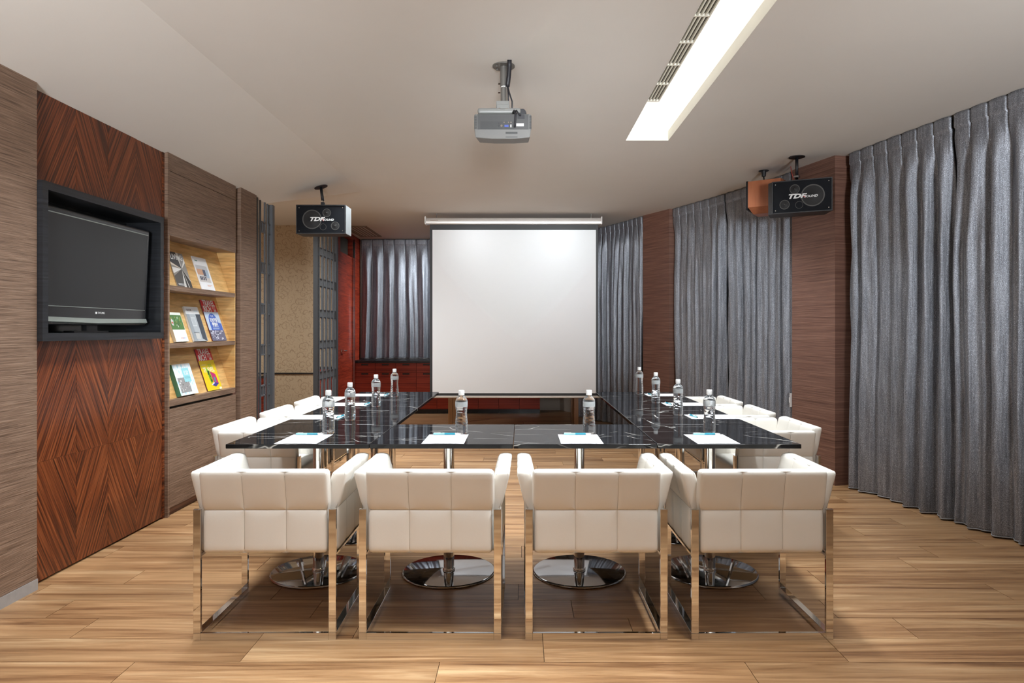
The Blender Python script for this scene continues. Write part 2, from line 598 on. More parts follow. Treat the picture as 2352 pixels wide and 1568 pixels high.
def wallpaper():
    m, nt, b = nodemat('scroll_wallpaper')
    mp = mapped(nt, (1, 1, 1))
    nz = noise_n(nt, mp.outputs[0], 5, 2)
    sc = N(nt, 'ShaderNodeVectorMath', operation='SCALE')
    sc.inputs['Scale'].default_value = 0.05
    nt.links.new(nz.outputs['Color'], sc.inputs[0])
    va = N(nt, 'ShaderNodeVectorMath', operation='ADD')
    nt.links.new(mp.outputs[0], va.inputs[0])
    nt.links.new(sc.outputs[0], va.inputs[1])
    mp2 = N(nt, 'ShaderNodeMapping')
    mp2.inputs['Scale'].default_value = (1.0, 0.0, 1.0)
    nt.links.new(va.outputs[0], mp2.inputs['Vector'])
    masks = []
    for scale, k in ((9.0, 2.4), (15.0, 1.8)):
        vo = N(nt, 'ShaderNodeTexVoronoi', feature='F1')
        vo.inputs['Scale'].default_value = scale
        nt.links.new(mp2.outputs[0], vo.inputs['Vector'])
        df = N(nt, 'ShaderNodeVectorMath', operation='SUBTRACT')
        nt.links.new(mp2.outputs[0], df.inputs[0])
        nt.links.new(vo.outputs['Position'], df.inputs[1])
        sx = N(nt, 'ShaderNodeSeparateXYZ')
        nt.links.new(df.outputs[0], sx.inputs[0])
        an = mathn(nt, 'ARCTAN2', sx.outputs[2], sx.outputs[0])
        an = mathn(nt, 'DIVIDE', an, 2 * PI)
        ds = mathn(nt, 'MULTIPLY', vo.outputs['Distance'], k)
        fr = mathn(nt, 'FRACT', mathn(nt, 'ADD', an, ds))
        dv = mathn(nt, 'ABSOLUTE', mathn(nt, 'SUBTRACT', fr, 0.5))
        ln = mathn(nt, 'LESS_THAN', dv, 0.075)
        inr = mathn(nt, 'LESS_THAN', vo.outputs['Distance'], 0.62)
        masks.append(mathn(nt, 'MULTIPLY', ln, inr))
    mk = mathn(nt, 'MAXIMUM', masks[0], mathn(nt, 'MULTIPLY', masks[1], 0.7))
    mk = mathn(nt, 'MULTIPLY', mk, 0.58)
    n3 = noise_n(nt, mp.outputs[0], 90, 2)
    r3 = ramp(nt, [(0.3, (0.46, 0.335, 0.205)), (0.7, (0.54, 0.40, 0.255))])
    nt.links.new(n3.outputs[0], r3.inputs[0])
    col = mixc(nt, mk, r3.outputs[0], (0.235, 0.145, 0.075))
    nt.links.new(col, b.inputs['Base Color'])
    b.inputs['Roughness'].default_value = 0.6
    return m


M['wallpaper'] = wallpaper()


def water_mat():
    m, nt, b = nodemat('water_in_clear_plastic')
    mp = mapped(nt, (1, 1, 1))
    n = noise_n(nt, mp.outputs[0], 60, 2)
    r = ramp(nt, [(0.3, (0.955, 0.965, 0.975)), (0.7, (0.99, 0.995, 1.0))])
    nt.links.new(n.outputs[0], r.inputs[0])
    nt.links.new(r.outputs[0], b.inputs['Base Color'])
    b.inputs['Roughness'].default_value = 0.02
    b.inputs['IOR'].default_value = 1.18
    b.inputs['Transmission Weight'].default_value = 1.0
    bump(nt, b, n.outputs[0], 0.12, 0.003)
    out = nt.nodes['Material Output']
    tl = N(nt, 'ShaderNodeBsdfDiffuse')
    tl.inputs['Color'].default_value = (0.86, 0.9, 0.92, 1)
    lw = N(nt, 'ShaderNodeLayerWeight')
    lw.inputs['Blend'].default_value = 0.35
    fac = mathn(nt, 'MULTIPLY', lw.outputs['Facing'], 0.45)
    mx = N(nt, 'ShaderNodeMixShader')
    nt.links.new(fac, mx.inputs[0])
    nt.links.new(b.outputs[0], mx.inputs[1])
    nt.links.new(tl.outputs[0], mx.inputs[2])
    nt.links.new(mx.outputs[0], out.inputs['Surface'])
    return m


def label_mat():
    m, nt, b = nodemat('frosted_bottle_label')
    mp = mapped(nt, (1, 1, 1))
    n = noise_n(nt, mp.outputs[0], 30, 2)
    r = ramp(nt, [(0.3, (0.62, 0.66, 0.67)), (0.7, (0.74, 0.78, 0.79))])
    nt.links.new(n.outputs[0], r.inputs[0])
    nt.links.new(r.outputs[0], b.inputs['Base Color'])
    b.inputs['Roughness'].default_value = 0.4
    b.inputs['Alpha'].default_value = 0.55
    return m


M['water'] = water_mat()
M['bottle_label'] = label_mat()

_flat = {}


def flat(col, rough=0.5):
    k = (col, rough)
    if k not in _flat:
        _flat[k] = plain('print_%02x%02x%02x' % tuple(int(min(1, c) * 255) for c in col), col, rough, var=0.02, scale=30)
    return _flat[k]


# ------------------------------------------------------------------ floor
floor = bx(-4.9, 3.9, -2.7, 11.3, -0.06, -0.009).build('floor', M['subfloor'])
tag(floor, 'honey wood plank floor of the meeting room', 'floor', kind='structure')
PW, PL, GAP = 0.2063, 1.204, 0.0024
row_off = {0: -1.527, 1: -1.114, 2: -0.72, 3: -0.965}
rng = random.Random(5)
plank_me = bx(GAP / 2, PL - GAP / 2, GAP / 2, PW - GAP / 2, -0.012, 0.0).mesh('plank')
plank_me.materials.append(M['plank'])
far = []
for k in range(-25, 43):
    y0 = 2.49 + PW * k
    off = row_off.get(k)
    if off is None:
        off = -1.527 + 0.4 * k + rng.uniform(-0.12, 0.12)
    xmin = -2.62 if y0 < 6.3 else -4.8
    xmax = 3.25 if y0 < 5.7 else (2.75 if y0 < 8 else 1.9)
    x = off
    while x > xmin:
        x -= PL
    while x < xmax:
        if k >= -3 and y0 < 7.2:
            o = bpy.data.objects.new('plank', plank_me)
            C.objects.link(o)
            o.parent = floor
            o.location = (x, y0, 0)
        else:
            far.append((x, y0))
        x += PL
fm = MB()
for (x, y0) in far:
    fm.box(x + GAP / 2, x + PL - GAP / 2, y0 + GAP / 2, y0 + PW - GAP / 2, -0.012, 0.0)
fo = fm.build('planks', M['plank'], floor)
fo['kind'] = 'stuff'
at = fo.data.attributes.new('rnd', 'FLOAT', 'FACE')
vals = []
for i in range(len(far)):
    vals += [rng.random()] * 6
at.data.foreach_set('value', vals)

# ------------------------------------------------------------------ ceiling
SLX, SLK = -1.70, 0.295


def slope_z(x):
    return CEIL + SLK * (x - SLX)


T0, T1, TX0, TX1 = -1.5, 5.30, 0.808, 1.139
cm = MB()
TH = 3.0
cm.box(SLX, TX0, -2.7, 11.3, CEIL, TH)
cm.box(TX1, 3.95, -2.7, 11.3, CEIL, TH)
cm.box(TX0, TX1, T1, 11.3, CEIL, TH)
cm.box(TX0, TX1, -2.7, T0, CEIL, TH)
cm.box(TX0, TX1, T0, T1, 2.90, TH)
cm.prism([(SLX, 11.3), (-4.9, 11.3), (-4.9, 6.60), (-2.60, 6.60), (SLX, 7.25)], CEIL, TH)
zl = slope_z(-2.70)
cm.add([(SLX, -2.7, CEIL), (SLX, 7.25, CEIL), (-2.70, 6.53, zl), (-2.70, -2.7, zl),
        (SLX, -2.7, TH), (SLX, 7.25, TH), (-2.70, 6.53, TH), (-2.70, -2.7, TH)],
       [(0, 3, 2, 1), (4, 5, 6, 7), (0, 1, 5, 4), (1, 2, 6, 5), (2, 3, 7, 6), (3, 0, 4, 7)])
ceiling = cm.build('ceiling', M['ceiling'])
tag(ceiling, 'beige painted ceiling with a sloped strip along the panelled wall', 'ceiling', kind='structure')

# light trough
tr = empty('light_trough', (0.97, 1.9, CEIL))
tag(tr, 'long recessed ceiling light trough with slotted air grille', 'ceiling light')


def rel(o, parent):
    """world-built mesh becomes a child without moving"""
    o.parent = parent
    o.matrix_parent_inverse = parent.matrix_basis.inverted()
    return o


def part(mb, name, mat, parent, **kw):
    o = mb.build(name, mat, None, **kw)
    return rel(o, parent)


TT = 2.857
part(bx(TX1 - 0.001, TX1 + 0.02, T0, T1, CEIL + 0.0005, TT + 0.02), 'side_wall', M['trough'], tr)
part(bx(TX0 - 0.02, TX0 + 0.001, T0, T1, CEIL + 0.0005, TT + 0.02), 'side_wall', M['trough'], tr)
part(bx(TX0, TX1, T1 - 0.001, T1 + 0.02, CEIL + 0.0005, TT + 0.02), 'end_wall', M['trough'], tr)
part(bx(TX0, TX1, T0 - 0.02, T0 + 0.001, CEIL + 0.0005, TT + 0.02), 'end_wall', M['trough'], tr)
part(bx(TX0, TX1, T0, T1, TT, TT + 0.012), 'diffuser', M['diffuser'], tr)
gx0, gx1 = 0.835, 0.918
part(bx(gx0, gx1, T0, 4.57, TT - 0.003, TT - 0.001), 'grille_back', M['grille_dark'], tr)
for k in range(5):
    xx = gx0 + (gx1 - gx0) * k / 4.0
    part(bx(xx - 0.004, xx + 0.004, T0, 4.57, TT - 0.016, TT - 0.003), 'grille_slat', M['cream'], tr)
for k in range(20):
    yy = 4.57 - 0.31 * k
    if yy > T0:
        part(bx(gx0 - 0.004, gx1 + 0.004, yy - 0.007, yy + 0.007, TT - 0.017, TT - 0.003), 'grille_rib', M['cream'], tr)

# added fill panels, out of sight behind the screen and in the passage
for (lx, ly, w, h, lab) in ((-0.9, 10.35, 0.6, 0.4, 'oblong fill light panel added out of sight behind the projection screen'),
                            (-3.55, 7.2, 0.6, 0.6, 'small fill light panel added out of sight in the passage behind the partition')):
    lu = empty('fill_panel_light', (lx, ly, CEIL))
    tag(lu, lab, 'ceiling light')
    w2, h2 = w / 2, h / 2
    for a in ((-w2 - .03, w2 + .03, -h2 - .03, -h2), (-w2 - .03, w2 + .03, h2, h2 + .03), (-w2 - .03, -w2, -h2, h2), (w2, w2 + .03, -h2, h2)):
        bx(a[0], a[1], a[2], a[3], -0.012, 0.0).build('frame', M['white_plastic'], lu)
    bx(-w2, w2, -h2, h2, -0.006, 0.0).build('diffuser', M['fill_panel_diffuser'], lu)

# ------------------------------------------------------------------ left wall
WX = -2.495
wl = bx(-2.90, -2.66, -2.7, 6.33, 0, 2.60).build('wall_left', M['brown_wood'])
tag(wl, 'panelled side wall of brown oak and chevron rosewood veneer', 'wall', kind='structure')
part(bx(-2.66, -2.447, -2.7, 3.447, 0.055, 2.585), 'oak_panel', M['brown_wood'], wl)
part(bx(-2.66, -2.455, 5.97, 6.33, 0.0, 2.585), 'oak_panel', M['brown_wood'], wl, bevel=0.006)
part(bx(-2.66, -2.50, 5.905, 5.968, 0.0, 2.58), 'oak_panel', M['dark_wood'], wl)
ys = [3.449, 3.824, 4.118, 4.416, 4.736]
FB, FT, FY0, FY1 = 1.253, 2.070, 3.449, 4.619
for c in range(4):
    up = M['rose_a'] if c % 2 == 0 else M['rose_b']
    dn = M['rose_b'] if c % 2 == 0 else M['rose_a']
    y0, y1 = ys[c] + 0.0006, ys[c + 1] - 0.0006
    dx = 0.0008 * ((c * 7) % 3)
    part(bx(-2.66, WX + dx, y0, y1, 0.012, 0.6245), 'veneer_panel', dn, wl)
    part(bx(-2.66, WX + dx, y0, y1, 0.6255, FB - 0.001), 'veneer_panel', up, wl)
    part(bx(-2.66, WX + dx, y0, y1, FT + 0.001, 2.575), 'veneer_panel', up, wl)
part(bx(-2.66, WX, FY1 + 0.001, ys[4], FB, FT), 'veneer_panel', M['rose_b'], wl)
part(bx(-2.66, WX + 0.003, 4.7375, 4.764, 0.0, 2.575), 'edge_strip', M['rose_strip'], wl)
bb = bx(-2.66, -2.443, -2.7, 3.449, 0.0, 0.055).build('baseboard_left', M['base_metal'])
tag(bb, 'grey metal baseboard under the nearest brown oak panel', 'baseboard', kind='structure')

# television niche frame
nf = empty('television_niche', (-2.5, 4.03, 1.66))
tag(nf, 'black stained wood box frame set into the rosewood wall', 'frame')
FX = -2.42
bw = 0.042
part(bx(-2.655, FX, FY0, FY0 + bw, FB, FT), 'frame_side', M['frame_black'], nf)
part(bx(-2.655, FX, FY1 - bw, FY1, FB, FT), 'frame_side', M['frame_black'], nf)
part(bx(-2.655, FX, FY0 + bw, FY1 - bw, FT - bw, FT), 'frame_top', M['frame_black'], nf)
part(bx(-2.655, FX, FY0 + bw, FY1 - bw, FB, FB + bw), 'frame_bottom', M['frame_black'], nf)
part(bx(-2.659, -2.650, FY0 + bw, FY1 - bw, FB + bw, FT - bw), 'frame_back', M['tv_black'], nf)

# television, local: x right along the wall (+Y), -y to the room, z up
tv = empty('television', (-2.520, 4.005, FB + bw + 0.0005), rot=(0, 0, R(90)))
tag(tv, 'switched-off flat screen television with silver strip along its bottom edge', 'television')
tvt = R(2.6)
w2 = 0.508


def tvp(mb, name, mat, parent=None, **kw):
    o = mb.build(name, mat, tv, **kw)
    o.location = (0, 0, 0.043)
    o.rotation_euler = (tvt, 0, 0)
    return o


tvb = tvp(bx(-w2, w2, -0.035, 0.045, 0.0, 0.625), 'housing', M['tv_black'], bevel=0.012, segs=3)
tvp(bx(-w2 + 0.03, w2 - 0.03, -0.0365, -0.03, 0.105, 0.592), 'display', M['tv_screen'])
tvp(bx(-w2 + 0.022, w2 - 0.022, -0.0375, -0.034, 0.592, 0.597), 'bezel_line', M['tv_silver'])
tvp(bx(-w2 + 0.022, w2 - 0.022, -0.0375, -0.034, 0.1, 0.104), 'bezel_line', M['tv_silver'])
tvp(MB().add([(-w2, -0.030, 0.012), (-w2, -0.044, 0.022), (-w2, -0.036, 0.046), (0, -0.030, 0.004), (0, -0.048, 0.014), (0, -0.036, 0.040),
              (w2, -0.030, 0.012), (w2, -0.044, 0.022), (w2, -0.036, 0.046)],
             [(0, 3, 4, 1), (1, 4, 5, 2), (3, 6, 7, 4), (4, 7, 8, 5), (0, 1, 2), (6, 8, 7), (0, 2, 5, 3), (3, 5, 8, 6)]), 'silver_strip', M['tv_silver'])
lg = text_mesh('brand_lettering', 'TATUNG', 0.016, M['logo_white'], tv, (0.02, -0.0392 - 0.003, 0.043 + 0.072), (R(90) + tvt, 0, 0))
bx(-0.006, 0.006, -0.004, 0.0, -0.006, 0.006).build('brand_mark', M['logo_white'], tv, loc=(-0.027, -0.0392, 0.043 + 0.072), rot=(tvt, 0, 0))
bx(-0.012, 0.012, -0.004, 0.0, -0.004, 0.004).build('indicator', M['logo_white'], tv, loc=(-0.47, -0.0392, 0.043 + 0.072), rot=(tvt, 0, 0))
bx(-0.16, 0.16, 0.0, 0.06, 0.0, 0.010).build('stand_base', M['black_metal'], tv)
bx(-0.05, 0.05, 0.0, 0.03, 0.010, 0.10).build('stand_neck', M['black_metal'], tv)

# magazine shelf built into the wall
SH0, SH1, SX = 4.79, 5.90, -2.47
ms = empty('magazine_shelf', (-2.56, (SH0 + SH1) / 2, 0))
tag(ms, 'built-in oak magazine shelf with three sloping bays', 'shelf')
part(bx(-2.655, SX, 4.7655, SH0 - 0.0008, 0.0, 2.575), 'stile', M['brown_wood'], ms)
part(bx(-2.655, SX, SH0, SH1, 2.4295, 2.575), 'top_panel', M['brown_wood'], ms)
part(bx(-2.655, SX, SH0, SH1, 1.975, 2.4250), 'upper_panel', M['brown_wood'], ms)
ym = (SH0 + SH1) / 2 + 0.10
part(bx(-2.655, SX, SH0, ym - 0.001, 0.06, 0.752), 'door', M['brown_wood'], ms)
part(bx(-2.655, SX, ym + 0.001, SH1, 0.06, 0.752), 'door', M['brown_wood'], ms)
part(bx(-2.655, SX - 0.03, SH0, SH1, 0.0, 0.058), 'plinth', M['dark_wood'], ms)
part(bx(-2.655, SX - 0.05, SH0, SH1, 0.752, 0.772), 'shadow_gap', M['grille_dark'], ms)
part(bx(-2.655, SX - 0.0, SH0 - 0.0, SH0 + 0.0008, 0.772, 1.975), 'side_board', M['oak'], ms)
part(bx(-2.655, SX - 0.004, SH1 - 0.016, SH1, 0.812, 1.975), 'side_board', M['oak'], ms)
bays = [(1.590, 1.626, 1.975), (1.182, 1.216, 1.590), (0.772, 0.815, 1.182)]
for (za, zb, zc) in bays:
    part(bx(-2.655, SX, SH0 + 0.001, SH1 - 0.0165, za, zb), 'shelf_board', M['brown_wood'], ms)
    xb0, xb1 = -2.516, -2.516 - 0.325 * (zc - zb)
    part(MB().add([(xb0, SH0 + .001, zb), (xb0, SH1 - .017, zb), (xb1, SH1 - .017, zc), (xb1, SH0 + .001, zc),
                   (-2.655, SH0 + .001, zb), (-2.655, SH1 - .017, zb), (-2.655, SH1 - .017, zc), (-2.655, SH0 + .001, zc)],
                  [(0, 1, 2, 3), (4, 7, 6, 5), (0, 4, 5, 1), (1, 5, 6, 2), (2, 6, 7, 3), (3, 7, 4, 0)]), 'sloping_back', M['oak'], ms)

# magazines
TILT = -math.atan(0.325)


def magazine(name, label, cat, y, z, w, h, t, body, spine=None):
    # local x right, z up, -y front; back face lies on the sloping board
    c, s = math.cos(TILT), -math.sin(TILT)
    o = empty(name, (-2.5155 + (t / 2 + 0.001) * 1.0, y + w / 2, z + 0.0015 + abs(s) * t * 0.0), rot=(TILT, 0, R(90)))
    tag(o, label, cat, 'publications on the magazine shelf')
    zo = abs(math.tan(TILT)) * t / 2 + 0.001
    o['zo'] = zo
    bx(-w / 2, w / 2, -t / 2, t / 2, zo, zo + h).build('pages', flat(body), o)
    if spine:
        bx(-w / 2 - 0.0008, -w / 2, -t / 2, t / 2, zo, zo + h).build('spine', flat(spine), o)

    def pr(x0, x1, z0, z1, col, lvl=1, nm='cover_print'):
        d = 0.0004 * lvl
        bx(x0 - w / 2, x1 - w / 2, -t / 2 - d, -t / 2, zo + z0, zo + z1).build(nm, flat(col), o)

    def poly(pts, col, lvl=2, nm='cover_print'):
        d = 0.0004 * lvl
        mb = MB()
        n = len(pts)
        v = [(p[0] - w / 2, -t / 2 - d, zo + p[1]) for p in pts] + [(p[0] - w / 2, -t / 2, zo + p[1]) for p in pts]
        f = [tuple(range(n)), tuple(range(2 * n - 1, n - 1, -1))]
        f += [(i, n + i, n + (i + 1) % n, (i + 1) % n) for i in range(n)]
        mb.add(v, f)
        mb.build(nm, flat(col), o)

    def tx(body_, x, z_, size, col, lvl=3, **kw):
        text_mesh('cover_lettering', body_, size, flat(col), o, (x - w / 2, -t / 2 - 0.0004 * lvl, zo + z_), (R(90), 0, 0), **kw)
    return pr, poly, tx


WHT = (0.85, 0.85, 0.85)
DK = (0.03, 0.03, 0.035)
b1, b2, b3 = bays[0][1], bays[1][1], bays[2][1]
# A: LIVING
w, h = 0.225, 0.272
pr, poly, tx = magazine('magazine', 'interiors magazine titled LIVING with a grey radiating corridor photo', 'magazine', 4.985, b1, w, h, 0.006, (0.45, 0.43, 0.40))
pr(0, w, 0, h, (0.30, 0.28, 0.255), 1)
cx_, cz_ = 0.145, 0.145
poly([(0, 0.19), (0, h), (0.12, h), (cx_, cz_)], (0.075, 0.075, 0.08), 2)
poly([(0.12, h), (0.155, h), (cx_, cz_)], (0.72, 0.70, 0.66), 2)
poly([(0.155, h), (w, h), (w, 0.235), (cx_, cz_)], (0.33, 0.32, 0.31), 2)
poly([(w, 0.2), (w, 0.235), (cx_, cz_)], (0.80, 0.78, 0.74), 2)
poly([(0, 0.17), (0, 0.19), (cx_, cz_)], (0.80, 0.70, 0.58), 2)
poly([(0, 0.10), (0, 0.15), (cx_, cz_)], (0.80, 0.78, 0.76), 2)
poly([(0, 0), (0, 0.08), (cx_, cz_), (0.10, 0)], (0.10, 0.095, 0.09), 2)
poly([(0.10, 0), (0.135, 0), (cx_, cz_)], (0.62, 0.60, 0.57), 2)
poly([(0.135, 0), (w, 0), (w, 0.05), (cx_, cz_)], (0.055, 0.052, 0.05), 2)
poly([(0.17, 0), (0.182, 0), (cx_, cz_)], (0.55, 0.53, 0.5), 3)
poly([(w, 0.05), (w, 0.06), (cx_, cz_)], (0.7, 0.66, 0.62), 3)
tx('LIVING', w / 2, 0.232, 0.062, WHT, 4, sx=0.92, bold=0.0006)
pr(0.02, 0.11, 0.012, 0.015, WHT, 4)
pr(0.02, 0.13, 0.021, 0.024, WHT, 4)
# B
w, h = 0.235, 0.275
pr, poly, tx = magazine('magazine', 'white magazine with a small photo of a dining table', 'magazine', 5.362, b1, w, h, 0.006, WHT)
pr(0, w, 0, h, (0.87, 0.87, 0.89), 1)
pr(0.012, w - 0.03, 0.065, 0.205, (0.62, 0.58, 0.56), 2)
pr(0.012, w - 0.03, 0.172, 0.205, (0.56, 0.56, 0.58), 3)
pr(0.012, 0.11, 0.125, 0.172, (0.62, 0.36, 0.24), 3)
pr(0.11, 0.155, 0.110, 0.172, (0.10, 0.11, 0.16), 3)
pr(0.155, w - 0.03, 0.105, 0.172, (0.40, 0.50, 0.62), 3)
pr(0.03, 0.15, 0.112, 0.117, (0.75, 0.72, 0.70), 4)
for xx in (0.035, 0.06, 0.09, 0.12):
    pr(xx, xx + 0.016, 0.082, 0.112, (0.045, 0.055, 0.10), 4)
tx('house', 0.05, 0.243, 0.018, (0.03, 0.20, 0.14), 3)
pr(0.12, 0.20, 0.04, 0.043, (0.75, 0.35, 0.22), 3)
pr(0.12, 0.17, 0.032, 0.035, (0.75, 0.35, 0.22), 3)
# C
w, h = 0.185, 0.225
pr, poly, tx = magazine('book', 'thick pale book with a photo of green garden plants', 'book', 4.935, b2, w, h, 0.022, (0.62, 0.58, 0.50))
pr(0, w, 0, h, (0.84, 0.87, 0.80), 1)
pr(0.0, w - 0.004, 0.092, 0.205, (0.09, 0.20, 0.06), 2)
r2 = random.Random(3)
for k in range(34):
    xx, zz = r2.uniform(0.004, w - 0.035), r2.uniform(0.096, 0.185)
    g = r2.choice([(0.30, 0.36, 0.10), (0.05, 0.28, 0.10), (0.20, 0.42, 0.20), (0.42, 0.34, 0.10), (0.04, 0.10, 0.04), (0.55, 0.60, 0.50)])
    s_ = r2.uniform(0.005, 0.014)
    poly([(xx, zz), (xx + s_, zz + s_ * 0.4), (xx + s_ * 1.5, zz + s_ * 1.6), (xx + s_ * 0.4, zz + s_ * 1.2)], g, 3)
poly([(0.012, 0.13), (0.035, 0.12), (0.045, 0.16), (0.03, 0.175), (0.015, 0.165)], (0.62, 0.60, 0.62), 4)
poly([(0.015, 0.140), (0.038, 0.138), (0.036, 0.15), (0.018, 0.152)], (0.6, 0.10, 0.06), 5)
for k, c_ in enumerate(((0.7, 0.3, 0.25), (0.45, 0.12, 0.16), (0.3, 0.35, 0.6), (0.4, 0.55, 0.75))):
    pr(0.085 + 0.02 * k, 0.10 + 0.02 * k, 0.024, 0.030, c_, 2)
# D
w, h = 0.225, 0.282
pr, poly, tx = magazine('magazine', 'grey magazine showing a bathroom with a mirror and basin', 'magazine', 5.225, b2, w, h, 0.014, (0.70, 0.71, 0.72))
pr(0, w, 0, h, (0.80, 0.81, 0.83), 1)
pr(0.0, w, 0.0, 0.222, (0.42, 0.45, 0.48), 2)
poly([(0, 0), (0.06, 0), (0.05, 0.222), (0, 0.222)], (0.30, 0.33, 0.36), 3)
poly([(0.145, 0.02), (w - 0.01, 0.0), (w, 0.222), (0.15, 0.222)], (0.055, 0.065, 0.085), 3)
pr(0.055, 0.122, 0.122, 0.195, (0.62, 0.64, 0.66), 3)
pr(0.062, 0.115, 0.130, 0.188, (0.46, 0.49, 0.52), 4)
poly([(0.03, 0.068), (0.12, 0.066), (0.12, 0.072), (0.04, 0.076)], (0.16, 0.18, 0.19), 4)
poly([(0.05, 0.02), (0.115, 0.016), (0.115, 0.066), (0.052, 0.068)], (0.55, 0.54, 0.52), 4)
tx('DECOR', 0.065, 0.253, 0.022, (0.18, 0.12, 0.13), 3)
pr(0.14, 0.2, 0.247, 0.250, (0.35, 0.6, 0.8), 3)


def travel(label, y, zb, lower):
    w, h = 0.262, 0.352
    pr, poly, tx = magazine('magazine', label, 'magazine', y, zb, w, h, 0.007, (0.20, 0.10, 0.08), (0.12, 0.02, 0.02))
    pr(0, w, 0.252, h, (0.60, 0.018, 0.028), 2)
    tx('TRAVEL', w / 2 + 0.004, 0.325, 0.070, WHT, 4, sx=0.86, bold=0.0012)
    tx('RICH', 0.083, 0.275, 0.066, WHT, 4, sx=0.90, bold=0.0016)
    tx('旅奇', 0.205, 0.290, 0.034, (0.80, 0.42, 0.40), 4)
    tx('308', 0.215, 0.264, 0.030, WHT, 4)
    lower(pr, poly, tx, w)


def low_blue(pr, poly, tx, w):
    pr(0, w, 0, 0.252, (0.50, 0.60, 0.76), 2)
    pts = [(0.045, 0.085)] + [(0.045 + 0.16 * (0.5 - 0.5 * math.cos(a)), 0.16 + 0.08 * math.sin(a)) for a in [PI * k / 10 for k in range(11)]] + [(0.255, 0.150), (0.255, 0.085)]
    poly(pts, (0.055, 0.13, 0.48), 3)
    tx('Travel', 0.118, 0.216, 0.020, WHT, 5)
    tx('在北海道', 0.128, 0.178, 0.036, WHT, 5, bold=0.0009, sx=0.9)
    tx('慢旅行', 0.135, 0.138, 0.040, WHT, 5, bold=0.0009, sx=0.9)
    pr(0.075, 0.195, 0.109, 0.112, (0.6, 0.72, 0.85), 5)
    pr(0.075, 0.185, 0.101, 0.104, (0.6, 0.72, 0.85), 5)
    pr(0, w, 0, 0.092, (0.13, 0.13, 0.20), 4)
    q = random.Random(9)
    for k in range(44):
        xx, zz, s_ = q.uniform(0.004, w - 0.034), q.uniform(0.004, 0.085), q.uniform(0.007, 0.014)
        c_ = q.choice([(0.62, 0.62, 0.72), (0.42, 0.40, 0.50), (0.04, 0.04, 0.07), (0.75, 0.76, 0.85), (0.25, 0.22, 0.30)])
        poly([(xx + s_ * (1 + math.cos(a)), zz + 0.6 * s_ * math.sin(a)) for a in [2 * PI * j / 7 for j in range(7)]], c_, 5)


def low_yellow(pr, poly, tx, w):
    pr(0, w, 0, 0.252, (0.80, 0.58, 0.005), 2)
    pr(0.03, 0.10, 0.214, 0.219, (0.85, 0.78, 0.45), 3)
    tx('2025', 0.165, 0.207, 0.034, (0.45, 0.55, 0.02), 3, bold=0.001)
    tx('TRAVEL', w / 2 - 0.004, 0.172, 0.058, (0.88, 0.82, 0.60), 3, sx=0.95, bold=0.0014)
    poly([(0.075, 0.196), (0.132, 0.160), (0.142, 0.072), (0.100, 0.055)], (0.27, 0.55, 0.015), 4)
    poly([(0.132, 0.160), (0.212, 0.132), (0.225, 0.052), (0.150, 0.060)], (0.50, 0.012, 0.15), 4)
    poly([(0.168, 0.110), (0.190, 0.104), (0.188, 0.064), (0.166, 0.066)], (0.03, 0.33, 0.32), 5)
    poly([(0.096, 0.048), (0.15, 0.066), (0.228, 0.050), (0.160, 0.026)], (0.045, 0.035, 0.27), 5)
    poly([(0.096, 0.048), (0.15, 0.066), (0.155, 0.056), (0.108, 0.042)], (0.75, 0.75, 0.85), 6)
    tx('旅', 0.103, 0.146, 0.038, (0.02, 0.03, 0.02), 6, bold=0.001, sx=0.75)
    tx('展', 0.112, 0.110, 0.036, (0.02, 0.03, 0.02), 6, bold=0.001, sx=0.75)
    tx('攻略', 0.118, 0.080, 0.022, (0.02, 0.03, 0.02), 6, bold=0.001, sx=0.75)
    pr(0.215, 0.255, 0.0, 0.018, (0.86, 0.82, 0.62), 3)


travel('red-headed TRAVEL RICH magazine with a blue arch and stones below', 5.548, b2, low_blue)
travel('yellow TRAVEL RICH magazine with green and pink block below red header', 5.462, b3, low_yellow)
# F
w, h = 0.265, 0.240
pr, poly, tx = magazine('book', 'thick teal-spined book with pale blue diamond pattern cover', 'book', 4.985, b3, w, h, 0.034, (0.80, 0.80, 0.78), (0.06, 0.20, 0.13))
pr(0, w, 0, h, (0.80, 0.86, 0.88), 1)
q = random.Random(4)
for i in range(9):
    for j in range(6):
        xx, zz = 0.015 + i * 0.029, 0.02 + j * 0.040 + (0.02 if i % 2 else 0)
        if zz > h - 0.02 or xx > w - 0.016:
            continue
        poly([(xx - 0.013, zz), (xx, zz - 0.018), (xx + 0.013, zz), (xx, zz + 0.018)],
             q.choice([(0.42, 0.68, 0.76), (0.55, 0.76, 0.84), (0.68, 0.80, 0.87), (0.76, 0.80, 0.86)]), 2)
pr(0.02, 0.175, 0.02, 0.135, (0.30, 0.29, 0.29), 3)
for k in range(26):
    xx, zz, s_ = q.uniform(0.022, 0.15), q.uniform(0.024, 0.115), q.uniform(0.006, 0.02)
    g = q.uniform(0.12, 0.75)
    poly([(xx, zz), (xx + s_, zz + 0.002), (xx + s_, zz + s_ * 0.6), (xx, zz + s_ * 0.7)], (g, g * 0.98, g * 0.97), 4)
pr(0.115, 0.215, 0.098, 0.205, (0.30, 0.64, 0.70), 5)
tx('北歐', 0.165, 0.165, 0.042, WHT, 6, sx=0.9)
pr(0.125, 0.205, 0.133, 0.136, (0.10, 0.36, 0.42), 6)
pr(0.135, 0.205, 0.125, 0.128, (0.10, 0.36, 0.42), 6)

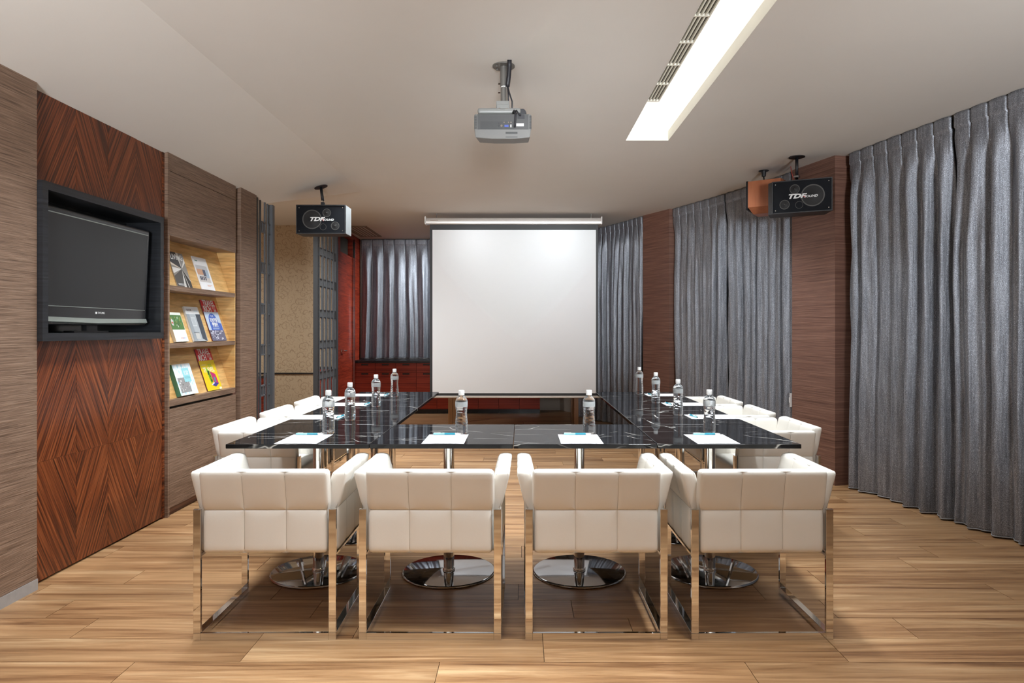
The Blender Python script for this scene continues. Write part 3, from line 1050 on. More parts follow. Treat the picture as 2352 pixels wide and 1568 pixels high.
# ------------------------------------------------------------------ lattice partitions, passage, door
def lattice(label, xc, y0, y1, cols, ztop):
    t = empty('lattice_screen', (xc, (y0 + y1) / 2, 0))
    tag(t, label, 'partition', 'grey lattice partitions')
    th = 0.016
    part(bx(xc - 0.03, xc + 0.03, y0, y0 + 0.030, 0, ztop), 'post', M['lattice_dark'], t)
    part(bx(xc - 0.03, xc + 0.03, y1 - 0.055, y1, 0, ztop), 'post', M['lattice'], t)
    th = 0.008
    ya, yb = y0 + 0.030, y1 - 0.055
    n = cols
    pitch = (yb - ya) / n
    zs = [0.335 + 0.3925 * k for k in range(6)]
    bw_ = 0.014
    gp = pitch * 0.19
    edges = [ya] + [ya + pitch * (c + 0.5) + sg * gp for c in range(n) for sg in (-1, 1)] + [yb]
    for yy in edges[1:-1]:
        part(bx(xc - th, xc + th, yy - bw_ / 2, yy + bw_ / 2, 0, ztop), 'upright', M['lattice'], t)
    for k in range(0, len(edges) - 1, 2):
        for z in zs:
            for zz in (z - 0.047, z + 0.047):
                part(bx(xc - th, xc + th, edges[k], edges[k + 1], zz - bw_ / 2, zz + bw_ / 2), 'crossbar', M['lattice'], t)
            ymid = (edges[k] + edges[k + 1]) / 2
            part(bx(xc - th, xc + th, ymid - bw_ / 2, ymid + bw_ / 2, z - 0.042, z + 0.042), 'short_bar', M['lattice'], t)
    return t


lattice('grey metal lattice partition beside the end of the oak wall', -2.49, 6.345, 6.80, 2, slope_z(-2.49) - 0.002)
lattice('grey metal lattice partition standing next to the red door', -2.55, 8.45, 9.38, 5, CEIL - 0.001)

wa = bx(-4.9, -2.60, 9.60, 9.75, 0, CEIL).build('wall_alcove', M['wallpaper'])
tag(wa, 'beige scroll-patterned wallpaper wall at the end of the passage', 'wall', kind='structure')
dr = bx(-4.9, -2.60, 9.575, 9.60, 0.69, 0.708).build('trim_1', M['dado'])
tag(dr, 'thin black dado line across the patterned wallpaper', 'trim', kind='structure')
wp = bx(-4.95, -4.85, 6.3, 9.75, 0, CEIL).build('wall_passage', M['white_wall'])
tag(wp, 'plain beige wall along the far side of the passage', 'wall', kind='structure')
wq = bx(-4.95, -2.905, 6.18, 6.33, 0, CEIL).build('wall_passage_end', M['white_wall'])
tag(wq, 'plain beige wall closing the passage behind the oak wall', 'wall', kind='structure')


def low_cab(label, x0, x1, y0, y1, z1):
    t = empty('low_cabinet', ((x0 + x1) / 2, (y0 + y1) / 2, 0))
    tag(t, label, 'cabinet')
    part(bx(x0, x1, y0 + 0.02, y1, 0.06, z1 - 0.03), 'body', M['red_wood'], t)
    part(bx(x0 - 0.01, x1 + 0.01, y0, y1, z1 - 0.03, z1), 'top', M['counter'], t)
    part(bx(x0 + 0.02, x1 - 0.02, y0 + 0.05, y1, 0.0, 0.06), 'plinth', M['counter'], t)
    xm = (x0 + x1) / 2
    for a, b_ in ((x0 + 0.004, xm - 0.002), (xm + 0.002, x1 - 0.004)):
        d = part(bx(a, b_, y0, y0 + 0.02, 0.065, z1 - 0.035), 'door', M['red_wood'], t)
    return t


low_cab('low red wood cabinet seen through the nearer lattice', -3.85, -3.235, 8.35, 8.75, 0.74)
low_cab('low red wood cabinet seen through the lattice by the door', -2.805, -2.612, 9.42, 9.57, 0.80)

wd = MB().prism([(-2.55, 9.395), (-2.565, 9.66), (-2.60, 9.66), (-2.60, 9.395)], 0, CEIL)
wd.prism([(-2.608, 10.53), (-2.63, 11.15), (-2.715, 11.15), (-2.715, 10.53)], 0, CEIL)
wd.prism([(-2.565, 9.66), (-2.608, 10.53), (-2.715, 10.53), (-2.715, 9.66)], 2.70, CEIL)
wdo = wd.build('wall_door', M['red_wood'])
tag(wdo, 'red mahogany veneered wall around the door', 'wall', kind='structure')
d1 = empty('door_1', (-2.62, 10.09, 0))
tag(d1, 'tall red mahogany door with a small lever handle', 'door', kind='structure')
part(MB().prism([(-2.572, 9.664), (-2.614, 10.526), (-2.66, 10.526), (-2.62, 9.664)], 0.005, 2.425), 'leaf', M['red_wood'], d1)
part(MB().prism([(-2.64, 9.664), (-2.68, 10.526), (-2.71, 10.526), (-2.70, 9.664)], 2.43, 2.70), 'transom', M['grille_dark'], d1)
part(bx(-2.60, -2.570, 10.528, 10.542, 0, 2.70), 'jamb', M['chrome_dark'], d1)
hd = part(MB().lathe([(0.022, 0), (0.022, 0.01)], 16), 'handle_rose', M['chrome'], d1, loc=(-2.574, 9.735, 1.01), rot=(0, R(90), 0))
hd.matrix_parent_inverse = d1.matrix_basis.inverted()
part(MB().tube([(-2.57, 9.735, 1.01), (-2.525, 9.735, 1.01), (-2.522, 9.75, 1.01), (-2.524, 9.86, 1.01)], 0.009, 10), 'handle_lever', M['chrome'], d1)

# ceiling vent by the door
cv = empty('ceiling_vent', (-2.36, 10.2, CEIL))
tag(cv, 'beige slotted air vent in the ceiling above the red door', 'vent')
for a in ((-2.53, -2.515, 9.65, 10.75), (-2.215, -2.2, 9.65, 10.75), (-2.515, -2.215, 9.65, 9.665), (-2.515, -2.215, 10.735, 10.75)):
    part(bx(a[0], a[1], a[2], a[3], CEIL - 0.012, CEIL), 'frame', M['vent_brown'], cv)
for k in range(6):
    xx = -2.495 + 0.05 * k
    part(bx(xx, xx + 0.016, 9.665, 10.735, CEIL - 0.010, CEIL), 'slat', M['vent_brown'], cv)

# ------------------------------------------------------------------ back wall, front wall, right wall
wb = bx(-2.9, 1.2, 11.15, 11.3, 0, CEIL).build('wall_back', M['white_wall'])
tag(wb, 'plain wall behind the far curtains and red cabinets', 'wall', kind='structure')
wf = bx(-2.9, 3.9, -2.8, -2.65, 0, CEIL).build('wall_front', M['white_wall'])
tag(wf, 'plain beige wall behind the viewer', 'wall', kind='structure')
rp = [(0.62, 11.16), (1.24, 9.95), (1.70, 8.86), (2.00, 8.35), (2.66, 6.40), (2.86, 5.80), (3.20, 4.10), (3.45, 2.6), (3.60, 0.5), (3.62, -2.7)]
wr = MB()
for i in range(len(rp) - 1):
    a, b_ = Vector(rp[i]), Vector(rp[i + 1])
    d = (b_ - a).normalized()
    nrm = Vector((-d.y, d.x)) * 0.15
    if nrm.x < 0:
        nrm = -nrm
    e = d * 0.03
    wr.prism([tuple(a - e), tuple(b_ + e), tuple(b_ + e + nrm), tuple(a - e + nrm)], 0, CEIL)
wro = wr.build('wall_right', M['white_wall'])
tag(wro, 'curving window wall carrying brown oak pillars behind the curtains', 'wall', kind='structure')
part(MB().prism([(1.562, 8.786), (1.795, 8.30), (1.85, 8.31), (2.10, 8.36), (1.78, 8.95)], 0, CEIL), 'pillar', M['dark_wood'], wro)
part(MB().prism([(2.492, 6.29), (2.638, 5.746), (2.735, 5.77), (2.95, 5.82), (2.74, 6.42), (2.56, 6.34)], 0, CEIL), 'pillar', M['dark_wood'], wro)

sp = empty('switch_plate', (2.485, 6.30, 0.66))
tag(sp, 'white switch plate on the edge of the larger oak pillar', 'switch')
part(MB().prism([(2.470, 6.293), (2.492, 6.296), (2.505, 6.31), (2.484, 6.318)], 0.60, 0.725), 'plate', M['white_plastic'], sp)
part(MB().prism([(2.466, 6.298), (2.472, 6.294), (2.486, 6.312), (2.482, 6.316)], 0.64, 0.69), 'rocker', M['white_plastic'], sp)

# ------------------------------------------------------------------ curtains
def resample(pts, ds):
    pts = [Vector(p) for p in pts]
    # Catmull-Rom
    P = [pts[0] * 2 - pts[1]] + pts + [pts[-1] * 2 - pts[-2]]
    dense = []
    for i in range(1, len(P) - 2):
        for k in range(60):
            t = k / 60
            p0, p1, p2, p3 = P[i - 1], P[i], P[i + 1], P[i + 2]
            dense.append(0.5 * ((2 * p1) + (p2 - p0) * t + (2 * p0 - 5 * p1 + 4 * p2 - p3) * t * t + (3 * p1 - p0 - 3 * p2 + p3) * t ** 3))
    dense.append(pts[-1])
    L = [0]
    for i in range(1, len(dense)):
        L.append(L[-1] + (dense[i] - dense[i - 1]).length)
    tot = L[-1]
    n = max(8, int(tot / ds))
    out = []
    j = 0
    for k in range(n + 1):
        s = tot * k / n
        while j < len(L) - 2 and L[j + 1] < s:
            j += 1
        t = (s - L[j]) / max(1e-9, L[j + 1] - L[j])
        out.append((s, dense[j].lerp(dense[j + 1], t)))
    return out, tot


def sm(a, b, x):
    t = max(0.0, min(1.0, (x - a) / (b - a)))
    return t * t * (3 - 2 * t)


def curtain(label, pts, z0, z1, seed, lam=0.140, amp=0.070, inward=1, crease=1.0, group='silver-grey curtains'):
    q = random.Random(seed)
    rs, tot = resample(pts, 0.006)
    nf = max(2, round(tot / lam))
    lam = tot / nf
    fold_amp = [q.uniform(0.6, 1.25) for _ in range(nf + 3)]
    fold_sh = [q.uniform(-0.28, 0.28) for _ in range(nf + 3)]
    zsn = [0, .02, .05, .075, .09, .10, .115, .135, .16, .20, .25, .32, .40, .5]
    hgt = z1 - z0
    zz = list(zsn)
    k = 0.5
    while k < hgt - 0.05:
        k += 0.05
        zz.append(min(k, hgt))
    if zz[-1] < hgt:
        zz.append(hgt)
    n = len(rs)
    v = []
    hem = []
    for zi, dz in enumerate(zz):
        z = z1 - dz
        for i, (s, p) in enumerate(rs):
            p0 = rs[max(0, i - 1)][1]
            p1 = rs[min(n - 1, i + 1)][1]
            t = (p1 - p0).normalized()
            nr = Vector((t.y, -t.x)) * inward
            # header: flat tape with pinched pleats
            u = s / lam
            fr = u - math.floor(u)
            dpl = min(fr, 1 - fr) * lam
            hd_ = -0.020 * math.exp(-(dpl / 0.006) ** 2) + 0.004 * math.sin(PI * fr)
            # body: rounded fold columns that wander a little
            wob = noise.noise(Vector((s * 1.7, dz * 0.55, seed * 3.1))) * 0.42 * sm(0.2, 1.4, dz)
            uu = u + wob + 0.0
            fi = int(math.floor(uu)) % (nf + 2)
            fr2 = uu - math.floor(uu)
            fr2 = min(1, max(0, fr2))
            sk = fr2 ** (1.0 + fold_sh[fi])
            a = amp * fold_amp[fi]
            body = a * (0.5 - 0.5 * math.cos(2 * PI * sk)) ** 0.85 - amp * 0.7 + amp * 0.16 * fold_sh[fi] / 0.16 * math.sin(4 * PI * sk) * sm(0.3, 1.0, dz)
            # pinch below header
            gw = 0.6 + 0.5 * sm(0.6, 2.0, dz)
            cr = (0.35 - abs(noise.noise(Vector((s * 7.5, dz * 1.7 + s * 2.2, seed))))) * 0.012 * crease * gw
            cr += (0.3 - abs(noise.noise(Vector((s * 21, dz * 3.4 - s * 5, seed + 9))))) * 0.004 * crease * gw
            m_ = sm(0.095, 0.42, dz)
            off = hd_ * (1 - m_) + (body + cr * sm(0.15, 0.5, dz)) * m_
            if 0.095 < dz < 0.18:
                off -= 0.010 * (1 - (dz - 0.095) / 0.085)
            sag = 0.0
            if zi == 0:
                sag = -0.006 * (1 - math.sin(PI * fr))
            pp = p + nr * (off + 0.02)
            v.append((pp.x, pp.y, z + sag))
            if zi == len(zz) - 1:
                hem.append((pp.x, pp.y, z))
    f = []
    for j in range(len(zz) - 1):
        for i in range(n - 1):
            f.append((j * n + i, (j + 1) * n + i, (j + 1) * n + i + 1, j * n + i + 1))
    o = empty('curtain', (pts[0][0], pts[0][1], z0))
    tag(o, label, 'curtain', group)
    mb = MB()
    mb.v, mb.f = v, f
    c = part(mb, 'drape', M['curtain'], o, smooth=True)
    so = c.modifiers.new('thick', 'SOLIDIFY')
    so.thickness = 0.004
    part(MB().tube([(p[0], p[1], p[2]) for p in hem[::2]], 0.0045, 6), 'hem', M['hem'], o, smooth=True)
    return o


curtain('grey curtain panel nearest the viewer on the window wall', [(2.955, 4.655), (3.02, 4.33), (3.12, 3.85), (3.25, 3.2), (3.33, 2.5)], 0.012, CEIL - 0.003, 1)
curtain('wide grey curtain panel just past the larger oak pillar towards the viewer', [(2.745, 5.70), (2.80, 5.40), (2.87, 5.05), (2.952, 4.675)], 0.012, CEIL - 0.003, 2)
curtain('grey curtain panel between the pillars, the half nearer the larger pillar', [(2.206, 7.35), (2.31, 7.05), (2.40, 6.78), (2.49, 6.46), (2.515, 6.34)], 0.012, CEIL - 0.003, 3)
curtain('grey curtain panel between the pillars, the half by the narrow pillar', [(1.845, 8.29), (2.02, 7.86), (2.13, 7.57), (2.20, 7.37)], 0.012, CEIL - 0.003, 4)
curtain('grey curtain panel beside the narrow pillar, right of the projection screen', [(0.86, 10.28), (1.12, 9.85), (1.36, 9.35), (1.565, 8.82)], 0.012, CEIL - 0.003, 5, lam=0.12)
curtain('short grey curtain hanging above the red drawer cabinets', [(-2.60, 11.06), (-1.6, 11.05), (-0.6, 11.05), (0.45, 11.04)], 0.852, CEIL - 0.003, 6, lam=0.175, amp=0.062, crease=0.8)

# ------------------------------------------------------------------ red drawer cabinets and counter
ct = bx(-2.615, 0.55, 10.62, 11.02, 0.797, 0.836).build('worktop', M['counter'], bevel=0.003)
tag(ct, 'black worktop running along the red drawer cabinets', 'worktop')
sill = bx(-2.60, 0.50, 11.022, 11.148, 0.80, 0.848).build('trim_2', M['counter'])
tag(sill, 'black window sill under the far curtain', 'trim', kind='structure')


def drawer_unit(x0, w, first=None):
    t = empty('drawer_cabinet', (x0 + w / 2, 10.84, 0))
    y = -0.18
    w_ = w / 2 - 0.0015
    bx(-w_, w_, y + 0.018, 0.18, 0.07, 0.7955).build('body', M['red_dark'], t)
    bx(-w_, w_, y + 0.05, 0.18, 0.0, 0.068).build('plinth', M['counter'], t)
    for za, zb in ((0.65, 0.79), (0.074, 0.645)):
        # front with a notch for the fingers
        d = MB()
        d.box(-w_ + .001, -0.055, y, y + 0.018, za, zb)
        d.box(0.055, w_ - .001, y, y + 0.018, za, zb)
        d.box(-0.055, 0.055, y, y + 0.018, za, zb - 0.038)
        d.box(-0.055, 0.055, y, y + 0.018, zb - 0.012, zb)
        dd = d.build('drawer', M['red_dark'], t)
        bx(-0.05, 0.05, y - 0.006, y + 0.016, zb - 0.040, zb - 0.034).build('handle', M['red_wood'], dd)
        bx(-0.055, 0.055, y + 0.015, y + 0.018, zb - 0.038, zb - 0.012).build('handle_recess', M['grille_dark'], dd)
    return t


ord_ = ['first', 'second', 'third', 'fourth', 'fifth', 'sixth', 'seventh', 'eighth', 'ninth']
uw = 0.322
base_u = drawer_unit(-2.61, uw)
for k in range(9):
    u = base_u if k == 0 else copy_tree(base_u)
    u.location.x = -2.61 + uw * (k + 0.5)
    lab = 'red mahogany drawer cabinet under the black worktop, %s from the red door' % ord_[k]
    tag(u, lab, 'cabinet', 'red drawer cabinets')

# wooden table behind the projection screen
wt = empty('wooden_table', (-0.11, 9.30, 0))
tag(wt, 'brown wooden table standing behind the projection screen', 'table')
part(bx(-0.99, 0.77, 8.96, 9.66, 0.70, 0.735), 'top', M['table_wood'], wt)
for xx in (-0.965, 0.692):
    for yy in (8.98, 9.58):
        part(bx(xx, xx + 0.055, yy, yy + 0.055, 0.0, 0.70), 'leg', M['table_wood'], wt)
part(bx(-0.91, 0.69, 8.99, 9.01, 0.60, 0.70), 'apron', M['table_wood'], wt)

# ------------------------------------------------------------------ projection screen
ps = empty('projection_screen', (-0.10, 8.60, CEIL))
tag(ps, 'white pull-down projection screen with black border below a silver case', 'projection screen')
prof = [(-0.045, 0.0), (-0.050, 0.030), (-0.040, 0.055), (-0.010, 0.080), (0.040, 0.082), (0.045, 0.0)]
sx0, sx1 = -1.200, 0.997
mb = MB()
v = [(sx0, 8.60 + p[0], 2.637 + p[1]) for p in prof] + [(sx1, 8.60 + p[0], 2.637 + p[1]) for p in prof]
n = len(prof)
mb.add(v, [tuple(range(n)), tuple(range(2 * n - 1, n - 1, -1))] + [(i, n + i, n + (i + 1) % n, (i + 1) % n) for i in range(n)])
part(mb, 'case', M['case'], ps)
part(bx(sx0, sx1, 8.546, 8.553, 2.637, 2.650), 'case_lip', M['case_silver'], ps)
for a, b_ in ((sx0 - 0.014, sx0), (sx1, sx1 + 0.014)):
    part(bx(a, b_, 8.540, 8.655, 2.632, 2.730), 'end_cap', M['white_plastic'], ps, bevel=0.006)
for xx in (sx0 + 0.12, sx1 - 0.12):
    part(bx(xx, xx + 0.006, 8.64, 8.646, 2.700, CEIL - 0.002), 'hanger', M['mount_grey'], ps)
part(bx(-1.157, 0.966, 8.612, 8.615, 0.475, 2.66), 'border', M['screen_black'], ps)
part(bx(-1.124, 0.938, 8.6095, 8.6118, 0.512, 2.570), 'fabric', M['screen_white'], ps)
part(bx(-1.175, 0.985, 8.600, 8.625, 0.452, 0.480), 'bottom_bar', M['case_silver'], ps, bevel=0.006)
part(bx(-1.175 + .03, -1.175 + .13, 8.5475, 8.5485, 2.678, 2.684), 'maker_plate', M['vent_brown'], ps)

# ------------------------------------------------------------------ conference tables
TXE = [-1.455, -0.748, -0.041, 0.667, 1.376]
TYE = [3.351, 4.056, 4.761, 5.466, 6.171]
TZ = 0.75


def make_table():
    t = empty('conference_table')
    bx(-0.3529, 0.3529, -0.3519, 0.3519, TZ - 0.022, TZ).build('tabletop', M['marble'], t, bevel=0.003, segs=2)
    bx(-0.20, 0.20, -0.20, 0.20, TZ - 0.030, TZ - 0.0225).build('mounting_plate', M['black_metal'], t)
    smooth_angle(MB().lathe([(0.0285, 0.013), (0.0285, TZ - 0.030)], 32).build('column', M['chrome'], t), 50)
    smooth_angle(MB().lathe([(0.034, 0.0125), (0.034, 0.022), (0.031, 0.026)], 32).build('collar', M['chrome'], t), 50)
    smooth_angle(MB().lathe([(0.250, 0.0), (0.2525, 0.004), (0.250, 0.010), (0.243, 0.0125)], 72).build('base', M['chrome_dark'], t), 50)
    return t


proto_table = make_table()
spots = []
nm_row = ['', 'second', 'third', 'farthest']
for r in range(4):
    cols = (0, 1, 2, 3) if r == 0 else (0, 3)
    for c in cols:
        cx = (TXE[c] + TXE[c + 1]) / 2
        cy = (TYE[r] + TYE[r + 1]) / 2
        if r == 0:
            lab = ['black marble table at the front corner towards the rosewood wall',
                   'black marble table in the front row, centre one nearer the rosewood wall',
                   'black marble table in the front row, centre one nearer the curtains',
                   'black marble table at the front corner towards the curtains'][c]
        else:
            side = 'rosewood wall' if c == 0 else 'curtains'
            lab = 'black marble table in the row along the %s, %s from the viewer' % (side, nm_row[r])
        spots.append((cx, cy, lab))
for i, (cx, cy, lab) in enumerate(spots):
    t = proto_table if i == 0 else copy_tree(proto_table)
    t.location = (cx, cy, 0)
    tag(t, lab, 'table', 'black marble conference tables')

# ------------------------------------------------------------------ chairs
def rbox_map(p, d, r):
    q = [max(-(d[i] - r), min(d[i] - r, p[i])) for i in range(3)]
    v = Vector((p[0] - q[0], p[1] - q[1], p[2] - q[2]))
    if v.length < 1e-9:
        return Vector(p), Vector((0, 0, 0))
    nn = v.normalized()
    return Vector(q) + nn * r, nn


def axis_samples(h, r, n, seams=()):
    s = [-h, -h + r * 0.2, -h + r * 0.5, -h + r]
    s += [-h + r + (2 * h - 2 * r) * k / n for k in range(1, n)]
    s += [h - r, h - r * 0.5, h - r * 0.2, h]
    for c in seams:
        s = [x for x in s if abs(x - c) > 0.0125]
        s += [c - 0.011, c - 0.006, c - 0.0028, c, c + 0.0028, c + 0.006, c + 0.011]
    return sorted(s)


def cushion(d, r, na, nb, nc, deform, seams_x=(), seams_z=()):
    """rounded box of half sizes d; deform(point, normal) -> point"""
    ax = [axis_samples(d[0], r, na, seams_x), axis_samples(d[1], r, nb), axis_samples(d[2], r, nc, seams_z)]
    bm = bmesh.new()
    cache = {}

    def vert(p):
        key = tuple(round(c, 6) for c in p)
        if key not in cache:
            q, nn = rbox_map(p, d, r)
            cache[key] = bm.verts.new(deform(q, nn))
        return cache[key]
    for a in range(3):
        b_, c_ = (a + 1) % 3, (a + 2) % 3
        for sgn in (-1, 1):
            for i in range(len(ax[b_]) - 1):
                for j in range(len(ax[c_]) - 1):
                    quad = []
                    for (ii, jj) in ((i, j), (i + 1, j), (i + 1, j + 1), (i, j + 1)):
                        p = [0, 0, 0]
                        p[a] = sgn * d[a]
                        p[b_] = ax[b_][ii]
                        p[c_] = ax[c_][jj]
                        quad.append(vert(p))
                    if sgn < 0:
                        quad.reverse()
                    if len(set(quad)) == 4:
                        bm.faces.new(quad)
    return bm


def bm_obj(bm, name, mat, parent, loc=(0, 0, 0)):
    me = bpy.data.meshes.new(name)
    bm.to_mesh(me)
    bm.free()
    me.materials.append(mat)
    me.shade_smooth()
    o = bpy.data.objects.new(name, me)
    C.objects.link(o)
    o.parent = parent
    o.location = loc
    return o


def cell(u):
    """pillow profile 0 at seams, ~1 inside, u counted in cells"""
    f = u - math.floor(u)
    return min(1.0, (abs(math.sin(PI * f)) ** 0.42))


def make_chair():
    t = empty('armchair')
    zb, zseam = 0.362, 0.549
    lean = 0.20

    def pad(name, axis, half_len, th, ztop, loc, outward, ncol, cr):
        # axis: 'x' for backrest (length along x, thickness y), 'y' for arms
        hz = (ztop - zb) / 2
        zc = (ztop + zb) / 2
        ssum = (zseam - zc)
        d = (half_len, th / 2, hz)

        def near(dist):
            k = min(1.0, dist / 0.05)
            return (1 - (1 - k) ** 2) ** 0.6

        def cellx(u):
            cw = 2 * half_len / ncol
            return min([near(abs(u - c_) * cw) for c_ in range(1, ncol)])

        def cellz(zz):
            return near(abs(zz - ssum))

        def deform(q, nn):
            u = (q.x + half_len) / (2 * half_len) * ncol
            zz = q.z
            rowf = 0.0
            if zz < ssum:
                rowf = (zz + hz) / (ssum + hz)
            else:
                rowf = 1 + (zz - ssum) / (hz - ssum)
            rowf = min(1.9999, max(0.0, rowf))
            bul = 0.0075 * min(cellx(u), cellz(zz))
            y = q.y
            if abs(nn.y) > 0.6 or (abs(q.y) > th / 2 - 1e-4):
                y += (1 if q.y > 0 else -1) * (bul - 0.0035)
            over = max(0.0, zz - ssum + 0.01)
            y += -(lean if axis == 'x' else lean * 1.3) * over * over / (over + 0.02) if over > 0 else 0.0   # leans to -y (outward)
            # upper part is a touch wider
            x = q.x * (1.0 + (0.020 * sm(ssum - 0.01, ssum + 0.03, zz) if axis == 'x' else 0.0))
            return Vector((x, y, zz))
        bm = cushion(d, cr, ncol * 8, 3, 16, deform, [-half_len + 2 * half_len * c_ / ncol for c_ in range(1, ncol)], [ssum])
        o = bm_obj(bm, name, M['leather'], t, (loc[0], loc[1], zc))
        if axis == 'y':
            o.rotation_euler = (0, 0, R(90) if outward > 0 else R(-90))
        # piping round both faces
        for sg in (-1, 1):
            pts = []
            m_ = 40
            rc = cr * 0.9
            # rounded rectangle path through the 45 degree line of the edge
            path = []
            a_, b_ = half_len, hz
            K = 24
            for k in range(K):
                path.append((-a_ + 2 * a_ * k / K, -b_))
            for k in range(K):
                path.append((a_, -b_ + 2 * b_ * k / K))
            for k in range(K):
                path.append((a_ - 2 * a_ * k / K, b_))
            for k in range(K):
                path.append((-a_, b_ - 2 * b_ * k / K))
            for (xx, z_) in path:
                q, nn = rbox_map((xx, sg * th / 2, z_), d, cr)
                pts.append(deform(q + nn * 0.0004, nn * 0.3))
            pp = MB().tube(pts, 0.0017, 5, closed=True).build('piping', M['piping'], o, smooth=True)
        # stitched seams on the outer face
        for cidx in range(1, ncol):
            xx = -half_len + 2 * half_len * cidx / ncol
            pts = [deform(Vector((xx, -th / 2, -hz + cr * 1.0 + (2 * hz - cr * 2.1) * k / 16)), Vector((0, -1, 0))) + Vector((0, -0.0003, 0)) for k in range(17)]
            MB().tube(pts, 0.0011, 5).build('seam', M['stitch'], o, smooth=True)
        pts = [deform(Vector((-half_len + cr * 0.6 + (2 * half_len - cr * 1.2) * k / 24, -th / 2, ssum)), Vector((0, -1, 0))) + Vector((0, -0.0003, 0)) for k in range(25)]
        MB().tube(pts, 0.0011, 5).build('seam', M['stitch'], o, smooth=True)
        return o

    # backrest between the arms; arms carry the corners
    pad('backrest', 'x', 0.266, 0.062, 0.722, (0, -0.222, 0), 0, 3, 0.021)
    pad('armrest', 'y', 0.232, 0.060, 0.706, (0.268, 0.010, 0), 1, 3, 0.020)
    pad('armrest', 'y', 0.232, 0.060, 0.706, (-0.268, 0.010, 0), -1, 3, 0.020)

    # seat
    def dseat(q, nn):
        z = q.z
        if nn.z > 0.5:
            z += 0.012 * (1 - (q.x / 0.24) ** 2) * (1 - (q.y / 0.23) ** 2)
        return Vector((q.x, q.y, z))
    bm_obj(cushion((0.236, 0.222, 0.055), 0.022, 8, 8, 3, dseat), 'seat', M['leather'], t, (0, 0.030, 0.418))
    # chrome frame
    hw, hd, b_ = 0.301, 0.26, 0.031
    for sx in (-1, 1):
        xa, xb = sorted((sx * hw, sx * (hw - b_)))
        bx(xa, xb, -hd, -hd + 0.014, b_, 0.553).build('leg', M['chrome'], t, bevel=0.0012)
        bx(xa, xb, hd - 0.014, hd, b_, 0.553).build('leg', M['chrome'], t, bevel=0.0012)
        bx(xa, xb, -hd, hd, 0.0, b_ - 0.0002).build('floor_rail', M['chrome'], t, bevel=0.0012)
        bx(xa + 0.004, xb - 0.004, -hd + 0.015, hd - 0.015, 0.350, 0.360).build('seat_rail', M['chrome'], t)
    bx(-hw + b_ + 0.0002, hw - b_ - 0.0002, -hd, -hd + 0.014, 0.0, b_ - 0.0002).build('floor_rail', M['chrome'], t, bevel=0.0012)
    bx(-hw + b_, hw - b_, hd - 0.016, hd - 0.002, 0.346, 0.362).build('seat_rail', M['chrome'], t)
    return t


proto = make_chair()
CH = []
fx = [-1.088, -0.385, 0.3155, 1.0157]
fl = ['white leather armchair in the front row, leftmost by the rosewood wall',
      'white leather armchair in the front row, second from the rosewood wall',
      'white leather armchair in the front row, third from the rosewood wall',
      'white leather armchair in the front row, rightmost by the curtains']
for x, l in zip(fx, fl):
    CH.append((x, 3.145, 0, l, 'front row'))
nn_ = ['nearest', 'middle', 'farthest']
for k, y in enumerate((4.39, 5.14, 5.87)):
    CH.append((-1.59, y, R(-90), 'white leather armchair on the rosewood wall side of the tables, %s from the viewer' % nn_[k], ''))
for k, y in enumerate((4.41, 5.15, 5.88)):
    CH.append((1.54, y, R(90), 'white leather armchair on the curtain side of the tables, %s from the viewer' % nn_[k], ''))
for i, (x, y, rz, lab, _) in enumerate(CH):
    c = proto if i == 0 else copy_tree(proto)
    c.location = (x, y, 0)
    c.rotation_euler = (0, 0, rz + R([0.4, -0.5, 0.3, 0.6, 0, -0.6, 0.4, 0.3, -0.4, 0.5][i]))
    tag(c, lab, 'armchair', 'white armchairs round the tables')

# ------------------------------------------------------------------ place settings
def make_bottle():
    t = empty('water_bottle')
    prof = []
    H = 0.212

    def rad(z):
        if z < 0.006:
            return 0.0265 + 0.004 * (z / 0.006)
        if z < 0.140:
            w_ = 0.0305 - 0.0032 * math.sin(PI * min(1, max(0, (z - 0.055) / 0.11))) ** 2
            return w_ + 0.0004 * math.sin(z * 2 * PI / 0.0145)
        if z < 0.178:
            return 0.0300 + 0.0006 * math.sin((z - 0.14) / 0.038 * PI)
        k = min(1, (z - 0.178) / 0.026)
        return 0.0300 * (1 - k) ** 0.0 * (1 - 0.57 * (k ** 1.7)) if k < 1 else 0.0129
    zz = [0.0, 0.002, 0.006] + [0.006 + 0.0024 * k for k in range(1, 56)] + [0.142, 0.15, 0.16, 0.17, 0.178] + [0.178 + 0.0026 * k for k in range(1, 11)] + [0.212]
    prof = [(0.0, 0.003)] + [(rad(z), z) for z in zz] + [(0.0, 0.212)]

    def fn(r, z, a):
        if 0.01 < z < 0.138:
            return r * (1 + 0.022 * math.sin(4 * a + z * 150) * math.sin(z * 2 * PI / 0.036 + 0.6 * math.sin(3 * a)))
        return r
    smooth_angle(MB().lathe(prof, 40, cap=False, fn=fn).build('body', M['water'], t), 60)
    smooth_angle(MB().lathe([(0.03085, 0.1455), (0.0312, 0.155), (0.0312, 0.165), (0.03085, 0.1745)], 40, cap=False).build('label', M['bottle_label'], t), 60)
    smooth_angle(MB().lathe([(0.0146, 0.2085), (0.0148, 0.211), (0.0148, 0.231), (0.0135, 0.2345)], 28).build('cap', M['white_plastic'], t), 40)
    return t


